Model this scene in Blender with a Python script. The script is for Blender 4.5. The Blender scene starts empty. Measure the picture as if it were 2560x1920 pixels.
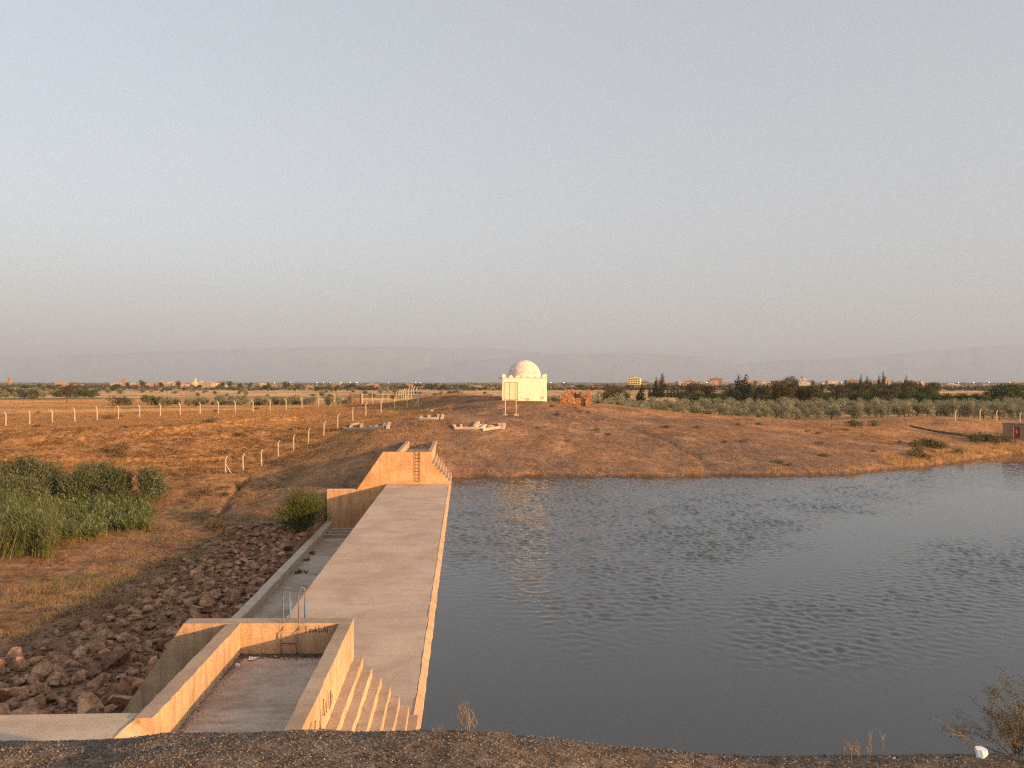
import bpy, math, random
import numpy as np
from mathutils import Vector

# ------------------------------------------------------------------ camera, sky, sun, exposure
SC = bpy.context.scene
COL = SC.collection
CAMZ = 9.5
F = 1923.0                       # focal length in photo pixels (2560 wide)
HY = 955.0                       # horizon row
cam_d = bpy.data.cameras.new('camera')
cam_d.sensor_width = 36.0
cam_d.lens = 36.0 * F / 2560.0
cam_d.clip_start = 0.1
cam_d.clip_end = 60000
cam = bpy.data.objects.new('camera', cam_d)
cam.location = (0, 0, CAMZ)
cam.rotation_euler = (math.radians(90) - math.atan((960 - HY) / F), 0, 0)
COL.objects.link(cam)
SC.camera = cam

SUN_EL = 11.0
SUN_AZ = 125.0                   # clockwise from the view direction (+Y): behind right
world = bpy.data.worlds.new('World')
SC.world = world
world.use_nodes = True
wn = world.node_tree
wn.nodes.clear()
sky = wn.nodes.new('ShaderNodeTexSky')
sky.sky_type = 'NISHITA'
sky.sun_disc = False
sky.sun_elevation = math.radians(SUN_EL)
sky.sun_rotation = math.radians(SUN_AZ)
sky.altitude = 400
sky.air_density = 1.0
sky.dust_density = 5.0
sky.ozone_density = 1.5
bg = wn.nodes.new('ShaderNodeBackground')
bg.inputs['Strength'].default_value = 0.15
wo = wn.nodes.new('ShaderNodeOutputWorld')
hs = wn.nodes.new('ShaderNodeHueSaturation')       # dust-laden air: paler, greyer sky all round
hs.inputs['Saturation'].default_value = 0.60
hs.inputs['Value'].default_value = 1.0
wn.links.new(sky.outputs[0], hs.inputs['Color'])
veil = wn.nodes.new('ShaderNodeMix'); veil.data_type = 'RGBA'          # even veil of high dust
veil.inputs[0].default_value = 0.5
veil.inputs[7].default_value = (2.12, 2.20, 2.22, 1)
wn.links.new(hs.outputs[0], veil.inputs[6])
wn.links.new(veil.outputs[2], bg.inputs[0])
wn.links.new(bg.outputs[0], wo.inputs[0])

sun_d = bpy.data.lights.new('sun', 'SUN')
sun_d.energy = 5.0
sun_d.angle = math.radians(0.9)
sun_d.color = (1.0, 0.53, 0.19)
sun = bpy.data.objects.new('sun', sun_d)
_e, _a = math.radians(SUN_EL), math.radians(SUN_AZ)
SUNV = Vector((math.sin(_a) * math.cos(_e), math.cos(_a) * math.cos(_e), math.sin(_e)))
sun.rotation_euler = SUNV.to_track_quat('Z', 'Y').to_euler()
sun.location = (60, -60, 40)
COL.objects.link(sun)

SC.view_settings.view_transform = 'Standard'
SC.view_settings.look = 'None'
SC.view_settings.gamma = 1
SC.view_settings.use_curve_mapping = False
SC.view_settings.exposure = 1.0
SC.cycles.use_denoising = False
SC.cycles.pixel_filter_type = 'BLACKMAN_HARRIS'
SC.cycles.filter_width = 1.25
SC.cycles.sample_clamp_indirect = 4.0
SC.cycles.max_bounces = 6
SC.cycles.volume_bounces = 0

rng = np.random.default_rng(7)
random.seed(7)

# ------------------------------------------------------------------ helpers
def tag(o, label=None, cat=None, group=None, kind=None):
    if label: o['label'] = label
    if cat: o['category'] = cat
    if group: o['group'] = group
    if kind: o['kind'] = kind
    return o

def empty(name, loc, label=None, cat=None, group=None, rz=0.0):
    o = bpy.data.objects.new(name, None)
    o.empty_display_size = 0.3
    o.location = loc
    o.rotation_euler = (0, 0, rz)
    COL.objects.link(o)
    return tag(o, label, cat, group)

def link(name, me, mat=None, parent=None):
    o = bpy.data.objects.new(name, me)
    if mat is not None and not me.materials: me.materials.append(mat)
    if parent is not None: o.parent = parent
    COL.objects.link(o)
    return o

def npmesh(name, V, polys, smooth=False):
    """V (n,3); polys (m,k) uniform polygons or list of mixed polygons"""
    me = bpy.data.meshes.new(name)
    V = np.asarray(V, dtype=np.float32)
    if isinstance(polys, np.ndarray):
        m, k = polys.shape
        me.vertices.add(len(V)); me.vertices.foreach_set('co', V.ravel())
        me.loops.add(m * k); me.loops.foreach_set('vertex_index', polys.astype(np.int32).ravel())
        me.polygons.add(m)
        me.polygons.foreach_set('loop_start', np.arange(0, m * k, k, dtype=np.int32))
        if smooth: me.polygons.foreach_set('use_smooth', np.ones(m, dtype=bool))
        me.update(calc_edges=True)
        me.validate()
    else:
        me.from_pydata([tuple(map(float, v)) for v in V], [], [tuple(p) for p in polys])
        if smooth:
            for p in me.polygons: p.use_smooth = True
        me.update()
    return me

class MB:
    """collects shapes of one part"""
    def __init__(s): s.v = []; s.f = []
    def add(s, V, Fc):
        n = len(s.v); s.v += [tuple(v) for v in V]; s.f += [tuple(i + n for i in f) for f in Fc]; return s
    def box(s, x0, x1, y0, y1, z0, z1):
        return s.add([(x0,y0,z0),(x1,y0,z0),(x1,y1,z0),(x0,y1,z0),(x0,y0,z1),(x1,y0,z1),(x1,y1,z1),(x0,y1,z1)],
                     [(0,3,2,1),(4,5,6,7),(0,1,5,4),(1,2,6,5),(2,3,7,6),(3,0,4,7)])
    def tube(s, pts, rad, n=6, cap=True):
        pts = [Vector(p) for p in pts]
        if not hasattr(rad, '__len__'): rad = [rad] * len(pts)
        base = len(s.v)
        for i, p in enumerate(pts):
            d = (pts[min(i+1, len(pts)-1)] - pts[max(i-1, 0)])
            d = d.normalized() if d.length > 1e-9 else Vector((0,0,1))
            a = d.cross(Vector((0,0,1)) if abs(d.z) < .9 else Vector((1,0,0))).normalized()
            b = d.cross(a)
            for k in range(n):
                t = 2*math.pi*k/n
                s.v.append(tuple(p + (a*math.cos(t) + b*math.sin(t))*rad[i]))
        for i in range(len(pts)-1):
            for k in range(n):
                q = base+i*n; k2 = (k+1) % n
                s.f.append((q+k, q+k2, q+n+k2, q+n+k))
        if cap:
            s.f.append(tuple(base+k for k in range(n))[::-1])
            s.f.append(tuple(base+(len(pts)-1)*n+k for k in range(n)))
        return s
    def build(s, name, mat, parent=None, smooth=False, off=None, bevel=0):
        V = np.array(s.v, dtype=float)
        if off is not None: V = V - np.array(off)
        me = npmesh(name, V, s.f, smooth)
        o = link(name, me, mat, parent)
        if bevel:
            m = o.modifiers.new('bevel', 'BEVEL'); m.width = bevel; m.segments = 2; m.limit_method = 'ANGLE'
        return o

def copy_tree(o, parent=None):
    c = o.copy(); COL.objects.link(c)
    if parent is not None: c.parent = parent
    for ch in list(o.children): copy_tree(ch, c)
    return c

def smooth01(t):
    t = np.clip(t, 0, 1); return t*t*(3-2*t)

def vnoise(x, y, seed=0):
    xi = np.floor(x).astype(np.int64); yi = np.floor(y).astype(np.int64)
    fx = x-xi; fy = y-yi
    fx = fx*fx*(3-2*fx); fy = fy*fy*(3-2*fy)
    def h(a, b):
        n = (a*374761393 + b*668265263 + seed*974634541) & 0x7fffffff
        n = ((n ^ (n >> 13)) * 1274126177) & 0x7fffffff
        return ((n ^ (n >> 16)) & 0xffff) / 65535.0
    return (h(xi,yi)*(1-fx)+h(xi+1,yi)*fx)*(1-fy) + (h(xi,yi+1)*(1-fx)+h(xi+1,yi+1)*fx)*fy

def fbm(x, y, seed=0, oct=4):
    s = 0; a = 1; t = 0
    for o in range(oct):
        s = s + a*(vnoise(x*2**o, y*2**o, seed+o*17)-.5); t += a; a *= .5
    return s/t*2

# ------------------------------------------------------------------ materials
class NT:
    def __init__(s, name):
        s.m = bpy.data.materials.new(name); s.m.use_nodes = True
        s.t = s.m.node_tree; s.t.nodes.clear()
        s.out = s.n('ShaderNodeOutputMaterial')
        s.b = s.n('ShaderNodeBsdfPrincipled')
        s.l(s.b.outputs[0], s.out.inputs[0])
        s.b.inputs['Specular IOR Level'].default_value = 0.25
    def n(s, t, **kw):
        x = s.t.nodes.new(t)
        for k, v in kw.items(): setattr(x, k, v)
        return x
    def l(s, a, b): s.t.links.new(a, b)
    def pos(s, scale=(1,1,1), obj=False):
        if obj: o = s.n('ShaderNodeTexCoord').outputs['Object']
        else: o = s.n('ShaderNodeNewGeometry').outputs['Position']
        mp = s.n('ShaderNodeMapping'); mp.inputs['Scale'].default_value = scale
        s.l(o, mp.inputs[0]); return mp.outputs[0]
    def noise(s, vec, scale, detail=4, rough=.6, dist=0):
        x = s.n('ShaderNodeTexNoise'); x.inputs['Scale'].default_value = scale
        x.inputs['Detail'].default_value = detail; x.inputs['Roughness'].default_value = rough
        x.inputs['Distortion'].default_value = dist
        s.l(vec, x.inputs['Vector']); return x.outputs[0]
    def ramp(s, fac, stops, interp='LINEAR'):
        r = s.n('ShaderNodeValToRGB'); cr = r.color_ramp; cr.interpolation = interp
        while len(cr.elements) > 1: cr.elements.remove(cr.elements[-1])
        for i, (p, c) in enumerate(stops):
            e = cr.elements[0] if i == 0 else cr.elements.new(p)
            e.position = p
            if not hasattr(c, '__len__'): c = (c, c, c)
            e.color = (*c, 1)
        s.l(fac, r.inputs[0]); return r.outputs[0]
    def mix(s, fac, a, b, mode='MIX'):
        x = s.n('ShaderNodeMix', data_type='RGBA', blend_type=mode)
        for v, i in ((fac, 0), (a, 6), (b, 7)):
            if hasattr(v, 'is_linked') or hasattr(v, 'links'): s.l(v, x.inputs[i])
            elif i == 0: x.inputs[0].default_value = v
            else: x.inputs[i].default_value = (*v, 1) if hasattr(v, '__len__') else (v, v, v, 1)
        return x.outputs[2]
    def math(s, op, a, b=0.0):
        x = s.n('ShaderNodeMath', operation=op)
        for v, i in ((a, 0), (b, 1)):
            if hasattr(v, 'links'): s.l(v, x.inputs[i])
            else: x.inputs[i].default_value = v
        return x.outputs[0]
    def col(s, c):
        if hasattr(c, 'links'): s.l(c, s.b.inputs['Base Color'])
        else: s.b.inputs['Base Color'].default_value = (*c, 1)
        return s
    def rough(s, r): s.b.inputs['Roughness'].default_value = r; return s
    def bump(s, h, strength=.5, dist=.05):
        x = s.n('ShaderNodeBump'); x.inputs['Strength'].default_value = strength
        x.inputs['Distance'].default_value = dist
        s.l(h, x.inputs['Height']); s.l(x.outputs[0], s.b.inputs['Normal']); return s
    def rnd(s): return s.n('ShaderNodeObjectInfo').outputs['Random']

def m_simple(name, c1, c2, scale, rough=.9, bump=.3, bdist=.02, obj=False, rand=0.0, detail=5):
    t = NT(name); p = t.pos(obj=obj)
    n = t.noise(p, scale, detail)
    c = t.ramp(n, [(.3, c1), (.7, c2)])
    if rand:
        r = t.ramp(t.rnd(), [(0, 1-rand), (1, 1+rand)])
        c = t.mix(1.0, c, r, 'MULTIPLY')
    t.col(c).rough(rough)
    if bump: t.bump(n, bump, bdist)
    return t.m

def m_leaf(name, c1, c2, c3=None, scale=1.2, trans=.25, rand=.25, rough=.75):
    t = NT(name)
    p = t.pos()
    n = t.noise(p, scale, 2)
    g = t.n('ShaderNodeNewGeometry').outputs['Random Per Island']
    f = t.math('ADD', t.math('MULTIPLY', n, .6), t.math('MULTIPLY', g, .4))
    st = [(.28, c1), (.60, c2)] + ([(.78, c3)] if c3 else [])
    c = t.ramp(f, st)
    if rand:
        r = t.ramp(t.rnd(), [(0, 1-rand), (1, 1+rand)])
        c = t.mix(1.0, c, r, 'MULTIPLY')
    t.col(c).rough(rough)
    tr = t.n('ShaderNodeBsdfTranslucent'); t.l(c, tr.inputs[0])
    mx = t.n('ShaderNodeMixShader'); mx.inputs[0].default_value = trans
    t.l(t.b.outputs[0], mx.inputs[1]); t.l(tr.outputs[0], mx.inputs[2]); t.l(mx.outputs[0], t.out.inputs[0])
    return t.m

def m_concrete(name, c1, c2, stain, streak=.5, bump=.35, grime=.6):
    t = NT(name); p = t.pos()
    big = t.noise(p, .35, 6, .65, .6)
    c = t.ramp(big, [(.38, c1), (.60, c2)])
    pv = t.pos((2.2, 2.2, .22))
    st = t.ramp(t.noise(pv, 1.6, 6, .7), [(.48, 0.0), (.64, 1.0)])
    c = t.mix(t.math('MULTIPLY', st, streak), c, stain)
    ph = t.pos((.35, 1.8, 1.0))
    sp = t.ramp(t.noise(ph, 1.1, 7, .72), [(.48, 0.0), (.66, 1.0)])
    c = t.mix(t.math('MULTIPLY', sp, grime*.5), c, stain)
    fine = t.noise(p, 28, 5, .7)
    c = t.mix(.35, c, t.ramp(fine, [(.38, .5), (.62, 1.35)]), 'MULTIPLY')
    t.col(c).rough(.92)
    h = t.math('ADD', t.math('MULTIPLY', fine, .4), t.noise(p, 5, 4))
    t.bump(h, bump, .03)
    return t.m

M = {}
M['concrete'] = m_concrete('weathered_concrete', (.50,.33,.20), (.66,.47,.30), (.27,.17,.10), .6)
M['rusty_concrete'] = m_concrete('ochre_stained_concrete', (.52,.27,.12), (.68,.41,.21), (.34,.18,.09), .5)
M['slab'] = m_concrete('crest_concrete', (.45,.33,.25), (.57,.44,.34), (.32,.23,.17), .15, .35, .6)
M['dust_top'] = m_concrete('shade_grey_concrete', (.34,.255,.19), (.46,.36,.275), (.26,.185,.13), .1, .4, .8)  # greyer copy for up-facing faces, their weak grazing light painted in
M['floor'] = m_concrete('dusty_concrete', (.40,.31,.24), (.54,.44,.35), (.16,.11,.075), .25, .4, 1.1)
M['apron'] = m_concrete('pale_concrete', (.48,.38,.29), (.58,.47,.37), (.30,.22,.15), .2, .35, .7)
M['rim'] = m_concrete('chipped_concrete_edge', (.48,.31,.19), (.58,.40,.26), (.30,.19,.12), .3, .6, .8)
M['post'] = m_simple('post_concrete', (.44,.38,.27), (.56,.49,.36), 6, .9, .2, .01)
M['white'] = None

t = NT('whitewash'); p = t.pos()
n1 = t.noise(p, .9, 6, .65, .4)
c = t.ramp(n1, [(.30, (.74,.66,.49)), (.42, (.82,.77,.60)), (.7, (.85,.80,.63))])
n2 = t.noise(p, 12, 4)
c = t.mix(.2, c, t.ramp(n2, [(.3, .7), (.7, 1.1)]), 'MULTIPLY')
t.col(c).rough(.9).bump(n2, .25, .02); M['white'] = t.m
t = NT('weathered_dome_wash'); p = t.pos()
n1 = t.noise(p, 1.1, 7, .7, 1.2)
c = t.ramp(n1, [(.28, (.40,.28,.22)), (.45, (.66,.52,.44)), (.62, (.80,.72,.62))])
t.col(c).rough(.9).bump(n1, .3, .03); M['dome'] = t.m
M['plaster_patch'] = m_simple('bare_plaster', (.52,.36,.27), (.64,.48,.38), 5)

M['steel'] = m_simple('galvanised_rod', (.30,.27,.27), (.42,.38,.38), 9, .5, .1)
M['oldsteel'] = m_simple('rust_flecked_rod', (.10,.06,.045), (.30,.26,.25), 6, .7, .1)
M['rust'] = m_simple('rusty_steel', (.10,.045,.025), (.20,.09,.05), 8, .8, .2)
M['blue'] = m_simple('chalky_blue_paint', (.05,.13,.27), (.14,.24,.36), 10, .6, .1)
M['black'] = m_simple('dark_spray_paint', (.02,.016,.014), (.07,.05,.04), 14, .9, 0)
M['sign'] = m_simple('faded_cream_panel', (.62,.60,.40), (.74,.72,.52), 3, .6, .05)
M['pole_yellow'] = m_simple('cream_pole_paint', (.60,.47,.28), (.70,.57,.36), 4, .7, .05)
M['letter'] = m_concrete('limewashed_block', (.50,.38,.28), (.62,.49,.37), (.34,.24,.16), .2, .3, .5)
M['adobe'] = m_simple('adobe_render', (.24,.155,.105), (.32,.21,.145), 1.5, .95, .3)
M['reddoor'] = m_simple('red_door_paint', (.26,.035,.02), (.36,.06,.035), 3, .6, .1)
M['stone_red'] = m_simple('red_rubble_stone', (.26,.12,.065), (.46,.25,.14), 2.2, .95, .6, .05, rand=.0)
M['greygravel'] = m_simple('grey_brown_gravel', (.14,.11,.09), (.26,.21,.17), 40, .95, .3, .002)
M['plastic'] = m_simple('white_plastic', (.80,.80,.82), (.88,.88,.88), 8, .4, .1)
M['bark'] = m_simple('bark', (.09,.065,.045), (.17,.13,.09), 7, .95, .4)
M['twig'] = m_simple('dry_twig', (.20,.15,.10), (.34,.27,.19), 12, .9, .1)
M['straw'] = m_leaf('dry_straw', (.26,.165,.080), (.42,.285,.145), None, 2.0, .3, 0)
M['gold'] = m_leaf('golden_dry_grass', (.30,.17,.06), (.52,.34,.14), (.66,.47,.24), 1.2, .3, 0)
M['darktuft'] = m_leaf('dark_dry_tuft', (.075,.042,.018), (.15,.088,.038), None, 1.0, .15, 0)
M['fieldstraw'] = m_leaf('orange_dry_grass', (.27,.145,.058), (.43,.25,.105), (.58,.38,.19), .35, .3, 0)
M['olive'] = m_leaf('olive_leaves', (.11,.12,.072), (.30,.30,.195), (.46,.45,.32), 1.1, .25, .25)
M['willow'] = m_leaf('willow_leaves', (.060,.075,.032), (.14,.155,.075), (.23,.235,.135), 1.6, .25, .15)
M['reed'] = m_leaf('reed_leaves', (.085,.115,.032), (.22,.25,.095), (.44,.38,.19), 1.6, .35, .08)
M['tamarisk'] = m_leaf('tamarisk_sprays', (.055,.075,.014), (.115,.135,.025), None, 1.2, .3, 0)
M['dark'] = m_leaf('dark_orchard_leaves', (.032,.046,.012), (.085,.110,.030), None, .5, .2, .25)
M['conifer'] = m_leaf('cypress_needles', (.016,.022,.012), (.038,.046,.024), None, .6, .1, .2)
M['brown_tree'] = m_leaf('dusty_brown_leaves', (.045,.040,.020), (.10,.085,.045), None, .5, .2, .15)
M['scrub'] = m_leaf('scrub_leaves', (.05,.055,.024), (.12,.115,.055), None, .7, .15, .3)
M['farscrub'] = m_leaf('far_scrub_leaves', (.030,.034,.016), (.075,.070,.036), (.11,.085,.05), .02, .1, 0)
M['dryscrub'] = m_leaf('dry_scrub', (.10,.075,.035), (.20,.15,.075), None, .7, .15, .3)
M['smallleaf'] = m_leaf('small_leaves', (.06,.055,.02), (.11,.10,.035), (.14,.09,.04), 6, .2, 0)

t = NT('boulder_stone'); p = t.pos()
n1 = t.noise(p, 1.6, 7, .7, .5); n2 = t.noise(p, 9, 5, .7)
c = t.ramp(n1, [(.38, (.16,.088,.052)), (.5, (.32,.182,.110)), (.62, (.46,.290,.190))])
c = t.mix(1.0, c, t.ramp(t.rnd(), [(0, (.50,.46,.46)), (.5, (.95,.92,.90)), (1, (1.35,1.20,1.08))]), 'MULTIPLY')
c = t.mix(.5, c, t.ramp(n2, [(.4, .5), (.6, 1.3)]), 'MULTIPLY')
t.col(c).rough(.95).bump(t.math('ADD', n1, t.math('MULTIPLY', n2, .5)), .6, .05); M['boulder'] = t.m

# ground: reddish soil, dry grass, gravel and field bands, zones from a vertex layer (r grass, g gravel, b far plain)
t = NT('ground_soil'); p = t.pos()
att = t.n('ShaderNodeVertexColor', layer_name='zone')
sep = t.n('ShaderNodeSeparateColor'); t.l(att.outputs[0], sep.inputs[0])
zr, zg, zb = sep.outputs[0], sep.outputs[1], sep.outputs[2]
n1 = t.noise(p, .22, 8, .68, .3); n2 = t.noise(p, 1.7, 7, .7); n3 = t.noise(p, 9, 5, .7)
soil = t.ramp(n1, [(.36, (.185,.102,.056)), (.5, (.33,.180,.097)), (.62, (.46,.268,.150))])
soil = t.mix(.55, soil, t.ramp(n2, [(.38, .55), (.5, 1.0), (.62, 1.35)]), 'MULTIPLY')
grass = t.ramp(n2, [(.38, (.20,.095,.036)), (.5, (.42,.21,.080)), (.62, (.60,.35,.15))])
gravel = t.ramp(n2, [(.38, (.125,.084,.062)), (.62, (.235,.165,.125))])
gm = t.math('MULTIPLY', zr, t.ramp(n1, [(.36, 0.25), (.58, 1.0)]))
c = t.mix(gm, soil, grass)
gv = t.math('MULTIPLY', zg, t.ramp(t.noise(p, .5, 6, .65), [(.38, .3), (.54, 1.0)]))
c = t.mix(gv, c, gravel)
pf = t.pos((.35, 1.0, 1.0))
f1 = t.noise(pf, .022, 8, .68, .5); f2 = t.noise(pf, .16, 6, .72)
field = t.ramp(f1, [(.38, (.17,.125,.065)), (.44, (.50,.29,.135)), (.52, (.78,.46,.215)), (.62, (.84,.57,.31))])
fs = t.ramp(f2, [(.48, 0.0), (.58, 1.0)])
field = t.mix(t.math('MULTIPLY', fs, .65), field, (.15,.125,.065))
c = t.mix(zb, c, field)
c = t.mix(.35, c, t.ramp(n3, [(.40, .5), (.5, 1.0), (.60, 1.4)]), 'MULTIPLY')
c = t.mix(t.math('MULTIPLY', t.math('SUBTRACT', 1.0, att.outputs[1]), .85), c, (.075,.042,.024))
t.col(c).rough(1.0)
t.b.inputs['Specular IOR Level'].default_value = .05
h = t.math('ADD', t.math('MULTIPLY', n2, .8), t.math('MULTIPLY', n3, .35))
h = t.math('ADD', h, t.math('MULTIPLY', t.math('MULTIPLY', t.noise(p, .45, 4, .6), 1.6), zb))
t.bump(h, .9, .30); M['ground'] = t.m

# embankment crest: dark crumbly litter and gravel
t = NT('embankment_litter'); p = t.pos()
n1 = t.noise(p, 2.2, 6, .7); n2 = t.noise(p, 55, 6, .75); n3 = t.noise(p, 14, 5, .7)
c = t.ramp(n3, [(.38, (.16,.122,.095)), (.5, (.27,.21,.165)), (.62, (.40,.31,.25))])
c = t.mix(.8, c, t.ramp(n2, [(.32, .3), (.5, .95), (.66, 1.8)]), 'MULTIPLY')
c = t.mix(t.ramp(n1, [(.5, 0.0), (.7, .5)]), c, (.26,.165,.10))
t.col(c).rough(1.0); t.bump(t.math('ADD', n2, t.math('MULTIPLY', n3, 1.5)), 1.0, .03)
t.b.inputs['Specular IOR Level'].default_value = .05
M['berm'] = t.m
M['chip'] = m_leaf('litter_chips', (.12,.095,.075), (.22,.18,.145), (.40,.33,.26), 60, .1, 0)

# ------------------------------------------------------------------ spillway frame
O_X, O_Y = -2.605, 21.3
AX = -0.0622            # the crest runs slightly leftwards going away
SK = 0.012              # the end walls stand almost square to the view
LEN = 50.5
def dam(b, a, z):
    return (O_X + b + AX*a, O_Y + a + SK*b, z)
def dam_inv(x, y):
    # solve b, a
    det = 1 - SK*AX
    dx, dy = x - O_X, y - O_Y
    return (dx - AX*dy)/det, (dy - SK*dx)/det

# ------------------------------------------------------------------ terrain
def px(u, v, D): return ((u-1280)/F*D, D, CAMZ-(v-HY)/F*D)
CP = []
for u, v in ((1130,1192),(1200,1193),(1300,1193),(1500,1193),(1700,1193),(1900,1191),(2000,1190),(2150,1184),(2300,1170),(2400,1157),(2500,1141),(2560,1136)):
    D = 9.75*F/(v-HY); x = (u-1280)/F*D
    CP += [(x, D, -.25), (x+.2*max(0,(u-2000)/100)*.3, D-7, -2.2)]
CP += [(82,113,-.25),(110,128,-.25),(90,108,-2.2),(20,60,-4),(60,60,-4),(100,90,-4),(8,40,-4.5),(50,30,-4.5),(100,50,-4.5),(150,120,-3),(2,66,-3.2),(0,25,-4.5)]
for u, v, D in (
    # mound under the tomb
    (1250,1130,84),(1400,1130,84.5),(1200,1075,90),(1330,1075,91),(1275,1037,97),(1400,1040,98),(1310,1003,103),(1260,1002,102),(1365,1003,103),(1310,1001,108),
    (1437,1016,108),(1075,993,118),(1180,996,112),(1130,1020,104),(1000,1060,95),
    (1600,1150,83),(1600,1100,90),(1600,1050,102),(1600,1022,112),(1500,1012,110),
    (1900,1150,85),(1900,1100,94),(1900,1060,110),(1900,1043,122),
    (2200,1150,89.5),(2200,1110,100),(2200,1080,113),(2200,1058,128),
    (2400,1130,99),(2400,1100,110),(2420,1086,119),(2400,1060,124),(2530,1060,126),(2530,1100,111),(2560,1120,106),
    # left of the far abutment
    (1060,1097,88),(950,1100,86),(900,1150,82),(850,1208,75.5),(780,1222,75),(1112,1112,84),(1118,1160,80),
    # fence line running down
    (563,1182,89),(654,1166,92),(734,1129,96),(809,1090,101),(882,1055,108),(915,1041,113),(987,1023,115),(1046,1021,115),
    # far fence
    (14,1065,110),(187,1054,113),(349,1046,117),(500,1037,121),(633,1032,124),(796,1020,128),(888,1012,132),(970,1012,132),
    # bank
    (60,1100,103),(200,1087,104),(360,1082,104),(500,1066,107),(640,1048,111),(20,1160,93),(200,1163,93.5),(330,1165,93),(450,1168,92),(520,1150,95),
    (600,1205,85),(700,1212,82),(480,1215,84),(400,1250,80),(560,1290,72),(650,1330,66),
    (100,1370,62),(300,1338,67),(20,1250,80),(200,1440,55),(100,1600,41),(400,1450,52),(520,1400,57),(600,1400,57.5),
    (450,1530,45),(250,1650,36.5),(50,1750,31),(300,1740,30.5)):
    CP.append(px(u, v, D))
CP += [(-60,40,-4),(-80,70,-3.5),(-60,20,-4),(-110,95,0),(-120,112,3),(-90,118,3.2),(-30,20,-3.5),(-20,64,-3.3),(-19,50,-3.9),(-17.5,40,-3.9)]
for x, y, z in ((-120,160,2.5),(-60,160,3.2),(-20,160,3.6),(20,150,2.6),(60,155,1.9),(110,160,1.8),(-10,140,5),(10,132,4.6),(40,138,2.6),(140,140,2.0),(-160,130,2.6)):
    CP.append((x, y, z))
CP = np.array(CP)
def tps_fit(P):
    n = len(P); d = np.linalg.norm(P[:,None,:2]-P[None,:,:2], axis=2)
    K = np.where(d > 0, d*d*np.log(d+1e-9), 0) + np.eye(n)*6.0
    A = np.zeros((n+3, n+3)); A[:n,:n] = K; Q = np.c_[np.ones(n), P[:,:2]]
    A[:n,n:] = Q; A[n:,:n] = Q.T
    return np.linalg.solve(A, np.r_[P[:,2], 0,0,0])
TW = tps_fit(CP)
def tps(x, y):
    out = np.empty(x.shape); xf = x.ravel(); yf = y.ravel(); o = np.empty(len(xf))
    for i in range(0, len(xf), 20000):
        a = xf[i:i+20000]; b = yf[i:i+20000]
        d2 = (a[:,None]-CP[None,:,0])**2 + (b[:,None]-CP[None,:,1])**2
        k = .5*d2*np.log(d2+1e-12)
        o[i:i+20000] = k@TW[:-3] + TW[-3] + TW[-2]*a + TW[-1]*b
    return o.reshape(x.shape)
def seg_dist(x, y, p, q):
    dx, dy = q[0]-p[0], q[1]-p[1]; L = dx*dx+dy*dy
    tt = np.clip(((x-p[0])*dx+(y-p[1])*dy)/L, 0, 1)
    return np.hypot(x-p[0]-tt*dx, y-p[1]-tt*dy)
def poly_dist(x, y, pts):
    d = np.full(np.shape(x), 1e9)
    for p, q in zip(pts[:-1], pts[1:]): d = np.minimum(d, seg_dist(x, y, p, q))
    return d
def plain(x, y):
    return 2.4 + .35*fbm(x/140, y/140, 5, 3) + smooth01((y-1500)/4000)*0
SCARP = [px(-60,1108,102)[:2], px(60,1100,103)[:2], px(200,1090,104)[:2], px(360,1080,104.5)[:2], px(500,1066,107)[:2], px(640,1048,111)[:2], px(760,1040,112)[:2]]
def scarp(x, y):
    yl = np.interp(x, [q_[0] for q_ in SCARP], [q_[1] for q_ in SCARP]) + 1.6*fbm(x/5, x*0+3, 41, 3)
    w = smooth01((x+78)/8)*smooth01((-26-x)/8); d = y-yl
    return w*np.where(d > 0, .32*np.exp(-d/9), .32*smooth01((d+2.2)/2.2) - .30*smooth01(-d/1.4)*np.exp(-np.clip(-d,0,99)/5) + .22*fbm(x/1.3, y/1.0, 43, 3)*np.exp(-np.clip(-d,0,99)/6))
DITCH = [px(612,1196,86.5)[:2], px(585,1225,81)[:2], px(560,1262,75)[:2], px(548,1280,73)[:2]]
GULLY = [px(935,1062,95)[:2], px(905,1085,90)[:2], px(868,1110,86)[:2]]
GULLY2 = [px(1580,1072,96)[:2], px(1660,1098,91)[:2], px(1740,1135,85.5)[:2], px(1765,1160,82)[:2]]
def H(x, y, detail=True):
    x = np.asarray(x, float); y = np.asarray(y, float)
    shp = np.broadcast(x, y).shape
    x = np.broadcast_to(x, shp); y = np.broadcast_to(y, shp)
    inside = (np.abs(x) < 170) & (y < 180)
    z = plain(x, y)
    if inside.any():
        zt = tps(np.where(inside, x, 0), np.where(inside, y, 60))
        w = smooth01((180-y)/40) * smooth01((170-np.abs(x))/50)
        z = np.where(inside, zt*w + z*(1-w), z)
    if detail:
        amp = smooth01((z+.45)/.6)*.8+.2
        z = z + amp*(.16*fbm(x/4.5, y/4.5, 11, 3) + .06*fbm(x/1.1, y/1.1, 3, 3)*smooth01((200-y)/60))
        z = z + np.where(np.abs(y-100) < 40, scarp(x, y), 0)
        # small shore scarp
        z = np.where((z > -.25) & (y < 140), np.maximum(z, z + .28*smooth01((z+.25)/.12)*smooth01((2.0-z)/2.0)), z)
        z = z - .55*np.exp(-(poly_dist(x, y, DITCH)/.38)**2) - .35*np.exp(-(poly_dist(x, y, GULLY)/.4)**2) - .3*np.exp(-(poly_dist(x, y, GULLY2)/.5)**2)
    b, a = dam_inv(x, y)
    z = np.where((b > -11.75) & (b < .1) & (a > -26) & (a < LEN+.22), np.minimum(z, -5.0), z)
    z = np.where((b > -5.0) & (b < -1.9) & (a > LEN) & (a < LEN+13.2), np.minimum(z, 1.95), z)
    z = np.where((b > -11.75) & (b < -5.1) & (a > LEN) & (a < LEN+1.2), np.minimum(z, -.75), z)
    return z
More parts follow.
